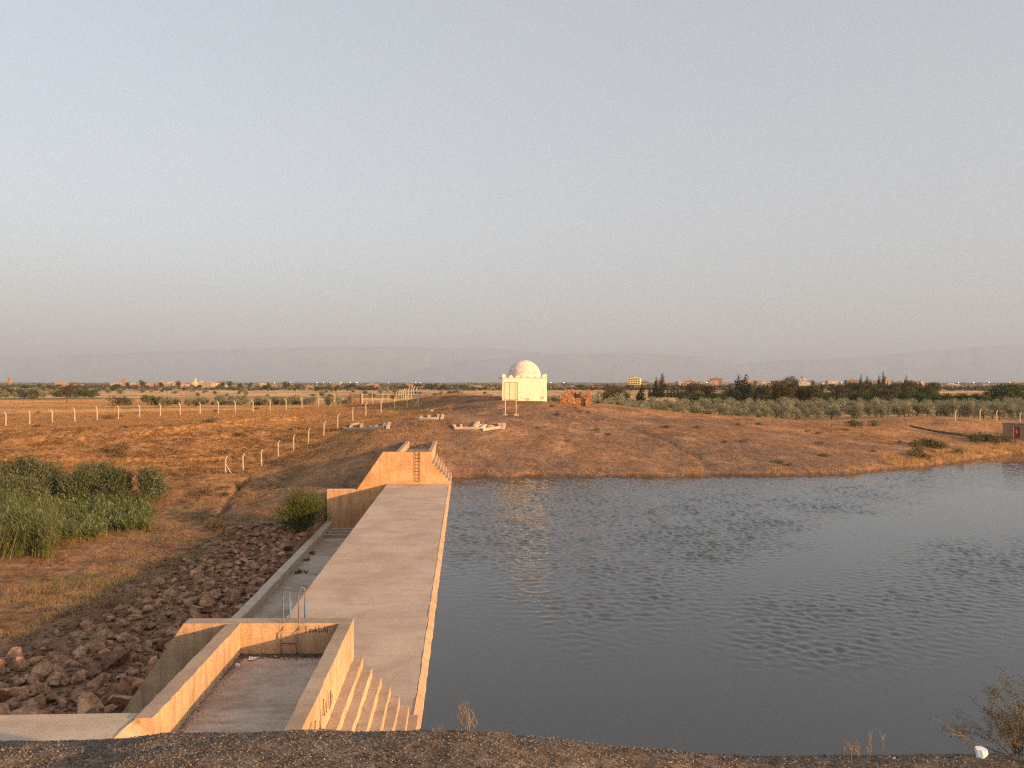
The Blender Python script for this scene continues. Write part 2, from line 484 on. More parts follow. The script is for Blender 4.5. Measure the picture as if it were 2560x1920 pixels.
def Hs(x, y): return float(H(np.array([x]), np.array([y]))[0])
def axis(lo, hi, step, far_lo, far_hi, g=1.13):
    mid = list(np.arange(lo, hi+1e-6, step)); s = step; left = []; v = lo
    while v > far_lo: s *= g; v = max(v-s, far_lo); left.append(v)
    s = step; right = []; v = hi
    while v < far_hi: s *= g; v = min(v+s, far_hi); right.append(v)
    return np.array(left[::-1] + mid + right)
gx = axis(-62, 78, .36, -21000, 21000); gy = axis(26, 134, .33, 14, 28500)
GX, GY = np.meshgrid(gx, gy)
GZ = H(GX, GY)
nx, ny = len(gx), len(gy)
idx = np.arange(nx*ny).reshape(ny, nx)
quads = np.stack([idx[:-1,:-1].ravel(), idx[:-1,1:].ravel(), idx[1:,1:].ravel(), idx[1:,:-1].ravel()], 1)
me = npmesh('ground', np.c_[GX.ravel(), GY.ravel(), GZ.ravel()], quads, True)
ca = me.color_attributes.new('zone', 'FLOAT_COLOR', 'POINT')
b_, a_ = dam_inv(GX, GY)
left = smooth01((-(GX+9+.08*(GY-70)))/6)
grassz = np.clip(left*smooth01((GY-88)/8) + .55*smooth01((GY-103)/10)*smooth01((GX-5)/25) + .35*left, 0, 1)
grassz = np.where(GY > 135, .8, grassz)
band = .5+.5*np.clip(3.2*fbm((GX*.35+GY*.9)/16, (GX*.9-GY*.35)/70, 91, 3), -1, 1)     # old run-off bands slanting down the mound
gravz = np.clip(smooth01((GX+14)/8)*smooth01((110-GY)/16)*(.35+.85*band)*smooth01((58-GX)/30) + left*smooth01((86-GY)/14)*.55, 0, 1)
gravz = np.clip(gravz + .9*np.exp(-(poly_dist(GX, GY, GULLY2)/1.3)**2), 0, 1)
track = np.exp(-(poly_dist(GX, GY, [px(1000,1110,85)[:2], px(1010,1060,95)[:2], px(1120,1025,103)[:2], px(1250,1042,97)[:2], px(1500,1058,100)[:2], px(1700,1060,104)[:2], px(2050,1062,118)[:2]])/2.2)**2)
path2 = np.exp(-(poly_dist(GX, GY, [px(2260,1068,121)[:2], px(2400,1092,113)[:2], px(2520,1104,110)[:2]])/1.6)**2)
gravz = np.clip(gravz + .8*track + .9*path2, 0, 1)
farz = smooth01((GY-140)/30)
zc = np.ones((nx*ny, 4), np.float32); zc[:,0] = grassz.ravel(); zc[:,1] = gravz.ravel(); zc[:,2] = farz.ravel()
shore_dark = np.exp(-((GZ+.16)/.13)**2)*smooth01((GX+9)/1.5)*smooth01((GY-60)/5)*smooth01((135-GY)/5)     # dark margin along the waterline
zc[:,3] = 1-shore_dark.ravel()
ca.data.foreach_set('color', zc.ravel())
ground = link('ground', me, M['ground']); tag(ground, kind='structure')

def hit(u, v, D0=26, D1=400):
    """where the line through photo pixel (u, v) meets the ground"""
    Ds = np.concatenate([np.arange(D0, min(D1, 140), .25), np.arange(max(140, D0), D1, 1.0)]) if D1 > 140 else np.arange(D0, D1, .25)
    xs = (u-1280)/F*Ds; zs = CAMZ-(v-HY)/F*Ds
    g = H(xs, Ds)
    k = np.nonzero(zs <= g)[0]
    i = k[0] if len(k) else len(Ds)-1
    return Vector((xs[i], Ds[i], g[i]))

# mountains: three pale ridges far across the plain
def ridge(name, D, pts, seed, mat):
    us = np.linspace(pts[0][0], pts[-1][0], 260)
    vs = np.interp(us, [p[0] for p in pts], [p[1] for p in pts])
    vs = vs + 3.0*fbm(us/90, us*0+seed, seed, 5)
    V = []; n = len(us)
    x = (us-1280)/F*D; zt = np.maximum(CAMZ-(vs-HY)/F*D, 3)
    for k, (dy, s) in enumerate(((-2700, 0.0), (-1500, .35), (-600, .75), (0, 1.0), (900, .7), (2700, 0.0))):
        rough = 1 + .18*fbm(x/900+k*3, x*0+k, seed+k, 4)*(s < 1)
        V.append(np.c_[x*(1+dy/D), np.full(n, D+dy), 2+(zt-2)*s*rough])
    V = np.concatenate(V); ii = np.arange(6*n).reshape(6, n)
    q = np.stack([ii[:-1,:-1].ravel(), ii[:-1,1:].ravel(), ii[1:,1:].ravel(), ii[1:,:-1].ravel()], 1)
    o = link(name, npmesh(name, V, q, True), mat); tag(o, kind='structure'); return o
M['mount'] = m_simple('mountain_rock', (.22,.22,.25), (.30,.30,.33), .0015, 1, 0)
ridge('mountains', 26400, [(-900,905),(0,893),(430,878),(700,869),(1010,867),(1250,872),(1440,893),(1600,925),(1750,953)], 3, M['mount'])
ridge('mountains', 24800, [(900,953),(1150,905),(1440,882),(1640,884),(1740,889),(1850,910),(2100,953)], 8, M['mount'])
ridge('mountains', 26000, [(1600,945),(1900,905),(2150,893),(2400,872),(2560,858),(2900,850),(3600,880)], 13, M['mount'])

# water of the reservoir
t = NT('reservoir_water'); p = t.pos()
t.col((.064,.072,.076)).rough(.03)
t.b.inputs['IOR'].default_value = 1.33
t.b.inputs['Specular IOR Level'].default_value = .5
w2 = t.noise(p, 5.0, 3, .55)
att = t.n('ShaderNodeVertexColor', layer_name='ruffle'); sp_ = t.n('ShaderNodeSeparateColor'); t.l(att.outputs[0], sp_.inputs[0])
hgt = t.math('MULTIPLY', w2, t.math('ADD', t.math('MULTIPLY', sp_.outputs[0], .95), .02))
bp = t.n('ShaderNodeBump'); bp.inputs['Strength'].default_value = 1.0; bp.inputs['Distance'].default_value = .018
t.l(hgt, bp.inputs['Height']); t.l(bp.outputs[0], t.b.inputs['Normal'])
M['water'] = t.m
WZ = -.25
def in_poly(x, y, P):
    r = np.zeros(np.shape(x), bool)
    for (x0, y0), (x1, y1) in zip(P, P[1:]+P[:1]):
        c_ = (y0 > y) != (y1 > y)
        r ^= c_ & (x < (x1-x0)*(y-y0)/(y1-y0+1e-12)+x0)
    return r
def wplan(u, v): D = 9.75*F/(v-HY); return ((u-1280)/F*D, D)
RUF = [[wplan(*q_) for q_ in ((1000,1100),(1000,1440),(1110,1436),(1300,1535),(1470,1600),(1620,1540),(1760,1452),(1950,1355),(2150,1290),(2350,1250),(2500,1100))],
       [wplan(*q_) for q_ in ((1795,1592),(1860,1535),(2090,1450),(2350,1390),(2560,1345),(2800,1300),(2900,1450),(2560,1535),(2300,1640),(2090,1668),(1880,1645))]]
def ruffle(x, y):
    wx, wy = x+2.2*fbm(x/7, y/7, 301, 3), y+3.0*fbm(x/6, y/8, 302, 3)
    m = np.zeros(np.shape(x))
    for k, P in enumerate(RUF):
        d = poly_dist(wx, wy, P+P[:1]); d = np.where(in_poly(wx, wy, P), d, -d)
        m = np.maximum(m, smooth01((d+3.2)/(6.5 if k == 0 else 5.5)))
    far = smooth01((y-58)/25)*.55
    m = np.maximum(m, far*smooth01((x-8)/20))
    return np.clip(m*(.75+.5*fbm(x/5, y/5, 303, 3)), 0, 1)
wxs = np.concatenate([np.arange(-12, -6, .3), np.arange(-6, 33, .115), np.arange(33, 52, .2), np.arange(52, 84, .4), np.linspace(84, 190, 30)])
wys = np.concatenate([np.linspace(-3, 19, 30), np.arange(19.2, 26, .3), np.arange(26, 58, .115), np.arange(58, 92, .17), np.arange(92, 112, .4), np.linspace(112, 150, 20)])
WX, WY = np.meshgrid(wxs, wys)
RU = ruffle(WX, WY)
rw = np.random.default_rng(17); WH = np.zeros(WX.shape)
wind = math.radians(250)
for k in range(64):
    lam = .33*math.exp(rw.random()*.95); th = wind+rw.normal(0, .95); kk = 2*math.pi/lam
    amp = .0074*lam
    WH += amp*np.sin(kk*(WX*math.cos(th)+WY*math.sin(th))+rw.uniform(0, 6.28))
grp = .80+.50*np.clip(.5+1.2*fbm(WX/2.2, WY/3.0, 305, 3), 0, 1.3)          # gusts bunch the wavelets
b_, a_ = dam_inv(WX, WY)
WH = WH*(RU*grp+.015)*(.72+.28*smooth01((WY-34)/16))
WZZ = WZ+WH
WX2 = np.where(b_ < -.12, WX-(b_+.12), WX)       # stop at the crest wall
nyw, nxw = WX.shape; ii = np.arange(nxw*nyw).reshape(nyw, nxw)
q = np.stack([ii[:-1,:-1].ravel(), ii[:-1,1:].ravel(), ii[1:,1:].ravel(), ii[1:,:-1].ravel()], 1)
keep = ~((b_[:-1,:-1] < -.5) & (b_[:-1,1:] < -.5) & (b_[1:,1:] < -.5)).ravel()
me = npmesh('water', np.c_[WX2.ravel(), WY.ravel(), WZZ.ravel()], q[keep], True)
ca = me.color_attributes.new('ruffle', 'FLOAT_COLOR', 'POINT'); zc = np.ones((nxw*nyw, 4), np.float32); zc[:,0] = RU.ravel(); ca.data.foreach_set('color', zc.ravel())
o = link('water', me, M['water']); tag(o, kind='structure')

# the camera's own embankment
VS = [(-400,1866),(0,1864),(250,1862),(330,1850),(400,1838),(520,1836),(700,1836),(900,1832),(1150,1831),(1260,1838),(1400,1858),(1480,1872),(1560,1880),(1660,1882),(1760,1893),(1850,1900),(2000,1903),(2200,1900),(2400,1896),(2560,1893),(3000,1890)]
def berm_z(x, y):
    YE = 3.6
    u = 1280 + F*x/np.maximum(y, .8)
    uc = np.where(y < YE, 1280 + F*x/YE, u)
    ze = CAMZ-(np.interp(uc, [q[0] for q in VS], [q[1] for q in VS])-HY)/F*YE
    sl = np.interp(uc, [-400, 250, 420, 3000], [.476, .478, .54, .56])
    d = y-YE
    s = .05
    ze = ze + sl*s*.69
    soft = s*np.logaddexp(0, d/s)
    z = ze - sl*soft + .05*np.clip(-d, 0, 3)
    lump = .018*fbm(x/.35, y/.35, 31, 4) + .008*fbm(x/.07, y/.07, 37, 3)
    z = z - .75*np.clip(d-.8, 0, 30)*smooth01((uc-300)/160)      # hidden face made steep to keep its shadow off the basin wall
    z = z - 1.7*np.clip(x-3.1, 0, 30)          # bank cut away out of view so the low sun gets past
    return z + lump*np.clip(1.2-np.abs(d)*.05, .4, 1)
bx = axis(-4.2, 4.2, .045, -45, 60, 1.12); by = axis(2.3, 6.0, .04, .6, 33, 1.1)
BX, BY = np.meshgrid(bx, by); BZ = berm_z(BX, BY)
BZ = np.maximum(BZ, -5.2)
n1_, n2_ = len(bx), len(by); ii = np.arange(n1_*n2_).reshape(n2_, n1_)
q = np.stack([ii[:-1,:-1].ravel(), ii[:-1,1:].ravel(), ii[1:,1:].ravel(), ii[1:,:-1].ravel()], 1)
o = link('embankment', npmesh('embankment', np.c_[BX.ravel(), BY.ravel(), BZ.ravel()], q, True), M['berm']); tag(o, kind='structure')

# ------------------------------------------------------------------ spillway and abutments
def prism(mb, prof, a0, a1):
    """prof: list of (b, z) counter-clockwise; extruded along the crest"""
    n = len(prof)
    V = [dam(b, a0, z) for b, z in prof] + [dam(b, a1, z) for b, z in prof]
    Fc = [tuple(range(n)), tuple(range(2*n-1, n-1, -1))]
    Fc += [(i, i+n, (i+1) % n + n, (i+1) % n) for i in range(n)]
    return mb.add(V, Fc)
def dbox(mb, b0, b1, a0, a1, z0, z1): return prism(mb, [(b0,z0),(b1,z0),(b1,z1),(b0,z1)], a0, a1)

def shade_tops(o):
    """faces that look up turn duller: weak grazing light put into the colour"""
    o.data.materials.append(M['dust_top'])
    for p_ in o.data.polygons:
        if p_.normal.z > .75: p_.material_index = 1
def rough_edges(o, cuts, amp, seed=0):
    """subdivide long runs and nudge the vertices so that arrises are not ruler straight"""
    import bmesh
    bm = bmesh.new(); bm.from_mesh(o.data)
    long = [e for e in bm.edges if e.calc_length() > 2.0]
    if long: bmesh.ops.subdivide_edges(bm, edges=long, cuts=cuts, use_grid_fill=True)
    r = random.Random(seed)
    for v in bm.verts:
        v.co += Vector((r.uniform(-amp, amp), r.uniform(-amp, amp)*.5, r.uniform(-amp, amp)*.7))
    bm.to_mesh(o.data); bm.free(); o.data.update()
    if o.name.startswith(('step','side_wall')): shade_tops(o)

sp = empty('spillway', dam(-3, LEN/2, -4.6), 'long pale concrete spillway crest between the reservoir and the shaded channel', 'spillway')
L0 = sp.location
SW = 5.92
mb = MB(); prism(mb, [(-SW,-4.6),(-.16,-4.6),(-.16,0.0),(-SW,0.0)], .01, LEN-.01)
o = mb.build('crest_slab', M['slab'], sp, off=L0, bevel=.03)
mb = MB(); prism(mb, [(-.157,-4.6),(.10,-4.6),(.10,-.36),(.02,-.14),(-.157,.012)], .005, LEN-.005)
o = mb.build('crest_edge', M['rim'], sp, off=L0); rough_edges(o, 90, .018, 3)
mb = MB(); dbox(mb, -11.5, -SW-.003, .02, LEN-.02, -5.2, -4.1)
mb.build('channel_floor', M['floor'], sp, off=L0)
mb = MB(); prism(mb, [(-11.52,-5.4),(-10.94,-5.4),(-10.94,-3.5),(-11.0,-3.46),(-11.52,-3.46)], .03, LEN-.03)
o = mb.build('low_wall', M['apron'], sp, off=L0); rough_edges(o, 60, .02, 4)
for a in (46.0, 47.4, 48.8):
    mb = MB(); dbox(mb, -10.93, -SW-.01, a, a+.35, -4.15, -3.85); mb.build('sill', M['floor'], sp, off=L0, bevel=.02)
for k, (a, b) in enumerate(((37.5,-10.1),(33.8,-10.0),(28.4,-9.3))):
    pass

def graffiti(name, strokes, to3, mat, parent, off, w=.02):
    mb = MB()
    for st in strokes:
        mb.tube([to3(*q) for q in st], w, 5)
    return mb.build(name, mat, parent, off=off)

NSTEP = 7
def abutment(near):
    s = -1 if near else 1
    base = 0 if near else LEN
    A = lambda d: base + s*d                 # d: distance behind the face that looks on the spillway
    def pr(mb, prof, d0, d1):
        a0, a1 = sorted((A(d0), A(d1))); return prism(mb, prof, a0, a1)
    if near:
        root = empty('spillway_abutment', dam(-3.4, -3, 2.1), 'near concrete abutment with open walled basin, steps and pool ladder', 'abutment')
    else:
        root = empty('spillway_abutment', dam(-3.4, LEN+3, 2.1), 'far abutment with sunlit orange trapezoid face across the spillway', 'abutment')
    off = root.location
    TOP, FL = 2.97, 2.14
    st0, rise, run = 1.88, .268, .253
    prof = [(-11.5,-5.4),(-.02,-5.4)]
    right = []
    z = st0; b = -1.77
    for i in range(NSTEP):
        right += [(b, z), (b+run, z)]; b += run; z -= rise
    # the face follows the stair on the water side
    stair = [(b_, z_) for b_, z_ in right]
    prof = [(-11.5,-5.4),(.02,-5.4),(.02,0.004)] + stair[::-1] + [(-1.77,TOP),(-6.3,TOP),(-8.75,-.58),(-11.5,-.58)]
    mb = MB(); pr(mb, prof, 0, .45)
    o = mb.build('end_wall', M['concrete' if near else 'rusty_concrete'], root, off=off); shade_tops(o)
    mb = MB(); pr(mb, [(-11.52,-.577),(-8.77,-.577),(-8.9,-.50),(-11.52,-.50)], .003, .447)
    mb.build('coping', M['apron'], root, off=off)
    wl = 13.5
    mb = MB(); pr(mb, [(-5.13,-5.0),(-4.77,-5.0),(-4.77,TOP-.004),(-5.13,TOP-.004)], .452, 6.3 if near else wl)
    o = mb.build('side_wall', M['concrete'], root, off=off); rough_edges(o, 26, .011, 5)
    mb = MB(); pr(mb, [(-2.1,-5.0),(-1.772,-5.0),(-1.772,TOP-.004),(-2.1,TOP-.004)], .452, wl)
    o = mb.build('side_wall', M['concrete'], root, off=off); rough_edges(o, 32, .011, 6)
    mb = MB(); pr(mb, [(-4.768,-5.0),(-2.103,-5.0),(-2.103,FL),(-4.768,FL)], .453, wl)
    o = mb.build('basin_floor', M['floor'], root, off=off); rough_edges(o, 12, .015, 7)
    z = st0; b = -1.768
    for i in range(NSTEP):
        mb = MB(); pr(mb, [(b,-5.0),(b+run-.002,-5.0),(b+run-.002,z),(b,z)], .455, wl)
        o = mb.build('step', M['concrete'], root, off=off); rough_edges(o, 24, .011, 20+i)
        b += run; z -= rise
    if near:
        # broken tapering end of the left wall
        mb = MB()
        V = [dam(-5.14,-6.3,1.6), dam(-4.76,-6.3,1.6), dam(-4.76,-6.3,2.6), dam(-5.14,-6.3,2.93),
             dam(-5.30,-9.2,1.4), dam(-5.02,-9.2,1.4), dam(-5.05,-9.2,2.5), dam(-5.32,-9.2,2.85)]
        mb.add(V, [(0,1,2,3),(7,6,5,4),(0,4,5,1),(1,5,6,2),(2,6,7,3),(3,7,4,0)])
        o = mb.build('broken_wall_end', M['concrete'], root, off=off); rough_edges(o, 6, .03, 8)
        # pool ladder over the end wall
        for bb in (-3.65, -3.23):
            mb = MB()
            mb.tube([dam(bb,-.55,FL-.05), dam(bb,-.55,2.72), dam(bb+.05,-.50,2.80), dam(bb+.03,-.40,2.95), dam(bb-.0,-.36,3.72), dam(bb+.05,-.18,3.86)], .017, 8)
            mb.tube([dam(bb+.05,-.18,3.86), dam(bb+.09,.06,3.78), dam(bb+.10,.09,2.2), dam(bb+.10,.09,.4)], .017, 8)
            mb.build('ladder_rail', M['oldsteel'], root, off=off, smooth=True)
            mb = MB(); mb.tube([dam(bb+.10,.09,2.6), dam(bb+.10,.09,3.42)], .036, 10)
            mb.build('blue_sleeve', M['blue'], root, off=off, smooth=True)
        for zz in (2.46,):
            mb = MB(); mb.tube([dam(-3.65,-.55,zz), dam(-3.23,-.55,zz)], .014, 6); mb.build('rung', M['rust'], root, off=off)
        for k in range(6):
            mb = MB(); mb.tube([dam(-3.55,.09,2.4-.33*k), dam(-3.13,.09,2.4-.33*k)], .014, 6); mb.build('rung', M['rust'], root, off=off)
        # scrawl on the end wall and tall scratches on the outer face of the right wall
        y0 = lambda b, z: dam(b, -.455, z)
        letters = [[(.00,.30),(.02,.12),(.00,.0)],[(.0,.30),(.10,.33)],[(.01,.18),(.07,.2)],
                   [(.13,.1),(.17,.2),(.21,.1),(.17,.02),(.13,.1)],[(.25,.2),(.26,.04),(.32,.06),(.33,.2)],
                   [(.38,.30),(.38,.03),(.43,.12),(.39,.16)],
                   [(.52,.33),(.53,.03),(.63,.10)],[(.68,.06),(.74,.32),(.80,.05)],[(.70,.16),(.79,.15)],[(.84,.32),(.85,.03)],[(.82,.30),(.95,.31)]]
        for st in letters: graffiti('scrawled_stroke', [[(-3.01+x*.69, 2.70+zz*.58) for x, zz in st]], y0, M['black'], root, off, .008)
        rr = random.Random(4)
        side = []
        for k in range(8):
            a0 = -5.9 + k*.33 + rr.uniform(-.1,.1); z0 = rr.uniform(2.05,2.25)
            side.append([(a0, z0), (a0+rr.uniform(.0,.12), z0+rr.uniform(.2,.5))])
        side += [[(-6.2,2.65),(-6.3,2.3),(-6.15,2.1)],[(-6.2,2.65),(-5.95,2.7)],[(-4.0,2.5),(-4.1,2.2)],[(-3.7,2.45),(-3.8,2.1)],[(-4.6,2.62),(-4.7,2.3)]]
        for st in side: graffiti('scratch_mark', [st], lambda a, z: dam(-1.766, a, z), M['black'], root, off, .008)
    else:
        for bb in (-3.28, -2.86):
            mb = MB(); mb.tube([dam(bb,LEN-.1,.25), dam(bb,LEN-.1,2.4), dam(bb,LEN-.1,3.85)], .022, 6)
            mb.tube([dam(bb,LEN-.1,3.85), dam(bb,LEN+.6,3.8), dam(bb,LEN+.62,2.9)], .022, 6)
            mb.build('ladder_rail', M['rust'], root, off=off)
        for k in range(9):
            z = 2.72-.31*k
            mb = MB(); mb.tube([dam(-3.28,LEN-.1,z), dam(-2.86,LEN-.1,z)], .022, 6); mb.build('rung', M['rust'], root, off=off)
    return root
abutment(True)
abutment(False)

# pale concrete apron left of the near basin
mb = MB()
ap = [dam(-8.0,-5.95,0), dam(-5.2,-5.88,0), dam(-5.2,-14,0), dam(-8.35,-14,0), dam(-8.35,-6.55,0)]
n = len(ap)
mb.add([(x,y,2.9) for x,y,_ in ap]+[(x,y,2.55) for x,y,_ in ap], [tuple(range(n))[::-1], tuple(range(n,2*n))]+[(i,(i+1)%n,(i+1)%n+n,i+n) for i in range(n)])
o = mb.build('concrete_apron', M['apron'], None, bevel=.03)
tag(o, 'pale flat concrete apron slab left of the near walled basin', 'slab')

# dark clods washed into the channel
for k, (u, v, lab) in enumerate(((772,1386,'dark clod of washed-in debris on the channel floor, farthest of three'),
                                 (762,1402,'dark clod of washed-in debris on the channel floor, middle one of three'),
                                 (752,1434,'dark clod of washed-in debris on the channel floor, nearest of three'))):
    D = (CAMZ+4.1)*F/(v-HY); x = (u-1280)/F*D
    r = random.Random(k); mb = MB()
    for j in range(9):
        c = Vector((r.uniform(-.38,.38), r.uniform(-.15,.15), r.uniform(0,.12)))
        mb.tube([c, c+Vector((r.uniform(-.3,.3), r.uniform(-.2,.2), r.uniform(.03,.22)))], [r.uniform(.06,.12), .02], 6)
    o = mb.build('debris_clod', M['bark'], None); o.location = (x, D, -4.1); tag(o, lab, 'debris')

# ------------------------------------------------------------------ boulders of the rip-rap
import bmesh
def boulder_mesh(seed):
    r = random.Random(seed); bm = bmesh.new()
    sx_, sy_, sz_ = r.uniform(.95,1.45), r.uniform(.75,1.1), r.uniform(.55,.95)
    for _ in range(r.randrange(11, 17)):
        d = Vector((r.gauss(0,1), r.gauss(0,1), r.gauss(0,1))).normalized()*r.uniform(.78,1.0)
        bm.verts.new((d.x*sx_, d.y*sy_, d.z*sz_))
    h_ = bmesh.ops.convex_hull(bm, input=list(bm.verts))
    loose = [v for v in bm.verts if not v.link_faces]
    if loose: bmesh.ops.delete(bm, geom=loose, context='VERTS')
    bmesh.ops.dissolve_limit(bm, angle_limit=.22, verts=list(bm.verts), edges=list(bm.edges))
    bmesh.ops.bevel(bm, geom=list(bm.edges), offset=.045, segments=1, affect='EDGES', clamp_overlap=True)
    bmesh.ops.triangulate(bm, faces=list(bm.faces))
    bmesh.ops.subdivide_edges(bm, edges=[e_ for e_ in bm.edges if e_.calc_length() > .3], cuts=1)
    for v in bm.verts: v.co *= 1+r.uniform(-.022,.022)
    bmesh.ops.triangulate(bm, faces=list(bm.faces))
    me = bpy.data.meshes.new('boulder'); bm.to_mesh(me); bm.free(); me.materials.append(M['boulder']); return me
BM = [boulder_mesh(s) for s in range(14)]
placed = []
cand = 0
wallx = lambda D: O_X-11.9+AX*(D-O_Y)
while len(placed) < 300 and cand < 30000:
    cand += 1
    D = 27 + 40*random.random()**1.15
    xr = wallx(D); xl = xr - (10.5 if D < 38 else (7.2 if D < 47 else 6.0)) - random.random()*2.2
    if D > 58: xl = xr-4.6
    x = random.uniform(xl, xr-.1)
    edge = (x-xl)/(xr-xl)
    s = random.uniform(.34,.80)*(1.1 if D < 40 else .8)*(.75+.35*edge)
    if random.random() < .12: s *= 1.4
    if any((x-q[0])**2+(D-q[1])**2 < (.66*(s+q[2]))**2 for q in placed): continue
    placed.append((x, D, s))
for i, (x, D, s) in enumerate(placed):
    o = link('boulder', BM[i % len(BM)])
    o.location = (x, D, Hs(x, D) + s*random.uniform(-.18,.34))
    o.rotation_euler = (random.uniform(-.6,.6), random.uniform(-.6,.6), random.uniform(0, 6.28))
    o.scale = (s, s, s)
    tag(o, 'brown angular boulder in the loose rock apron left of the spillway channel', 'boulder', 'riprap boulders beside the spillway channel')
# the rubble between them: nobody could count it
V = []; Q = []
oct_ = np.array([(1,0,0),(0,1,0),(-1,0,0),(0,-1,0),(0,0,1),(0,0,-1)], float)
otri = np.array([(0,1,4),(1,2,4),(2,3,4),(3,0,4),(1,0,5),(2,1,5),(3,2,5),(0,3,5)])
def rubble(pts, smin, smax, name, mat, seed=1):
    r = np.random.default_rng(seed); n = len(pts)
    s = r.uniform(smin, smax, n)[:,None,None]*r.uniform(.55,1.2,(n,1,3))
    v = oct_[None]*s*r.uniform(.7,1.2,(n,6,1))
    th = r.uniform(0, 6.28, n); c, sn = np.cos(th)[:,None], np.sin(th)[:,None]
    vx = v[:,:,0]*c-v[:,:,1]*sn; vy = v[:,:,0]*sn+v[:,:,1]*c
    v = np.stack([vx, vy, v[:,:,2]*.8], 2) + pts[:,None,:]
    f = (otri[None]+ (np.arange(n)*6)[:,None,None]).reshape(-1,3)
    return link(name, npmesh(name, v.reshape(-1,3), f), mat)
n = 2600
D_ = 27+42*rng.random(n)**1.1; xr_ = wallx(D_); x_ = xr_-.05-rng.random(n)**1.2*(9.5+3*rng.random(n))
pts = np.c_[x_, D_, H(x_, D_)+.04]
# medium stones, cut like the boulders, packed between them
tm = [m_ for m_ in BM[:6]]
Vl = []; Fl = []; nv = 0
for k in range(600):
    D = 27+41*random.random()**1.1; x = wallx(D)-.1-random.random()*(9.0 if D < 40 else 7.0)
    sc = random.uniform(.14,.34); mm = tm[k % 6]
    co = np.empty(len(mm.vertices)*3); mm.vertices.foreach_get('co', co); co = co.reshape(-1,3)[:162] if False else co.reshape(-1,3)
    th = random.uniform(0,6.28); c_, s_ = math.cos(th), math.sin(th)
    fl = np.empty(len(mm.loops), np.int32); mm.loops.foreach_get('vertex_index', fl); fl = fl.reshape(-1,3)
    co = np.c_[co[:,0]*c_-co[:,1]*s_, co[:,0]*s_+co[:,1]*c_, co[:,2]]*sc + np.array([x, D, 0])
    co[:,2] += Hs(x, D)+sc*.4
    Vl.append(co); Fl.append(fl+nv); nv += len(co)
o = link('small_rocks', npmesh('small_rocks', np.concatenate(Vl), np.concatenate(Fl)), M['boulder']); tag(o, 'smaller angular rocks filling the gaps between the boulders', 'rocks', kind='stuff')
o = rubble(pts, .05, .16, 'rubble', M['boulder'], 4); tag(o, 'small broken stones lying between the riprap boulders', 'rubble', kind='stuff')
n = 5200
x_ = rng.uniform(-60, 62, n); D_ = rng.uniform(56, 128, n)
zz = H(x_, D_); ok = zz > -.1; b_, a_ = dam_inv(x_, D_); ok &= ~((b_ > -12) & (b_ < .5) & (a_ < LEN+14)); ok |= (x_ < wallx(D_)-1) & (zz < -.1)
x_, D_, zz = x_[ok], D_[ok], zz[ok]
o = rubble(np.c_[x_, D_, zz+.02], .03, .12, 'scattered_stones', M['stone_red'], 6); tag(o, 'small stones scattered over the bare far bank', 'stones', kind='stuff')

# ------------------------------------------------------------------ foliage builders
def leaves(C, L, W, r, up=.0, dirs=None):
    n = len(C)
    d = r.normal(size=(n,3)) if dirs is None else dirs + r.normal(size=(n,3))*.35
    d[:,2] += up; d /= np.linalg.norm(d, axis=1)[:,None]
    w = np.cross(d, r.normal(size=(n,3))); w /= np.linalg.norm(w, axis=1)[:,None]+1e-9
    l = (L*r.uniform(.6,1.3,n))[:,None]; ww = (W*r.uniform(.6,1.3,n))[:,None]
    V = np.stack([C-d*l*.5, C+w*ww*.5, C+d*l*.5, C-w*ww*.5], 1).reshape(-1,3)
    return V, np.arange(4*n).reshape(n,4)
def crown_points(r, lobes, n, shell=.55):
    """lobes: (cx,cy,cz,rx,ry,rz)"""
    lobes = np.array(lobes); vol = lobes[:,3]*lobes[:,4]*lobes[:,5]; pick = r.choice(len(lobes), n, p=vol/vol.sum())
    d = r.normal(size=(n,3)); d /= np.linalg.norm(d, axis=1)[:,None]
    rad = (shell+(1-shell)*r.random(n)**.6)*r.uniform(.75,1.18,n)
    return lobes[pick,:3] + d*rad[:,None]*lobes[pick,3:]
def tree_proto(name, seed, lobes, n, L, W, leafmat, trunk_pts, trunk_r, limbs=3, up=0.0, shell=.5, sprays=0, slen=.8):
    r = np.random.default_rng(seed); rr = random.Random(seed)
    C = crown_points(r, lobes, n, shell)
    V, Q = leaves(C, L, W, r, up)
    if sprays:                                   # loose shoots that break the outline
        root = crown_points(r, lobes, sprays, .85); mid = np.mean(np.array(lobes)[:,:3], axis=0)
        d = root-mid; d /= np.linalg.norm(d, axis=1)[:,None]; d = d*.7 + np.array([0,0,.8]) + r.normal(0,.25,d.shape); d /= np.linalg.norm(d, axis=1)[:,None]
        f = np.linspace(0,1,11)[None,:,None]; ln = r.uniform(.35,1.0,(sprays,1,1))*slen
        P_ = (root[:,None]+d[:,None]*f*ln + r.normal(0,.03,(sprays,11,3))).reshape(-1,3)
        V2, Q2 = leaves(P_, L*.75, W*.9, r, 0, np.repeat(d,11,0)); Q = np.concatenate([Q, Q2+len(V)]); V = np.concatenate([V, V2])
    crown = npmesh('crown', V, Q); crown.materials.append(leafmat)
    mb = MB(); mb.tube(trunk_pts, trunk_r, 7)
    top = Vector(trunk_pts[-1])
    for k in range(limbs):
        lb = lobes[k % len(lobes)]
        tip = Vector(lb[:3]) + Vector((rr.uniform(-.3,.3)*lb[3], rr.uniform(-.3,.3)*lb[4], .2*lb[5]))
        mid = top.lerp(tip, .5)+Vector((rr.uniform(-.1,.1), rr.uniform(-.1,.1), .1))
        mb.tube([top, mid, tip], [trunk_r[-1], trunk_r[-1]*.6, trunk_r[-1]*.2], 5)
    trunk = npmesh('trunk', np.array(mb.v), mb.f, True); trunk.materials.append(M['bark'])
    return name, crown, trunk
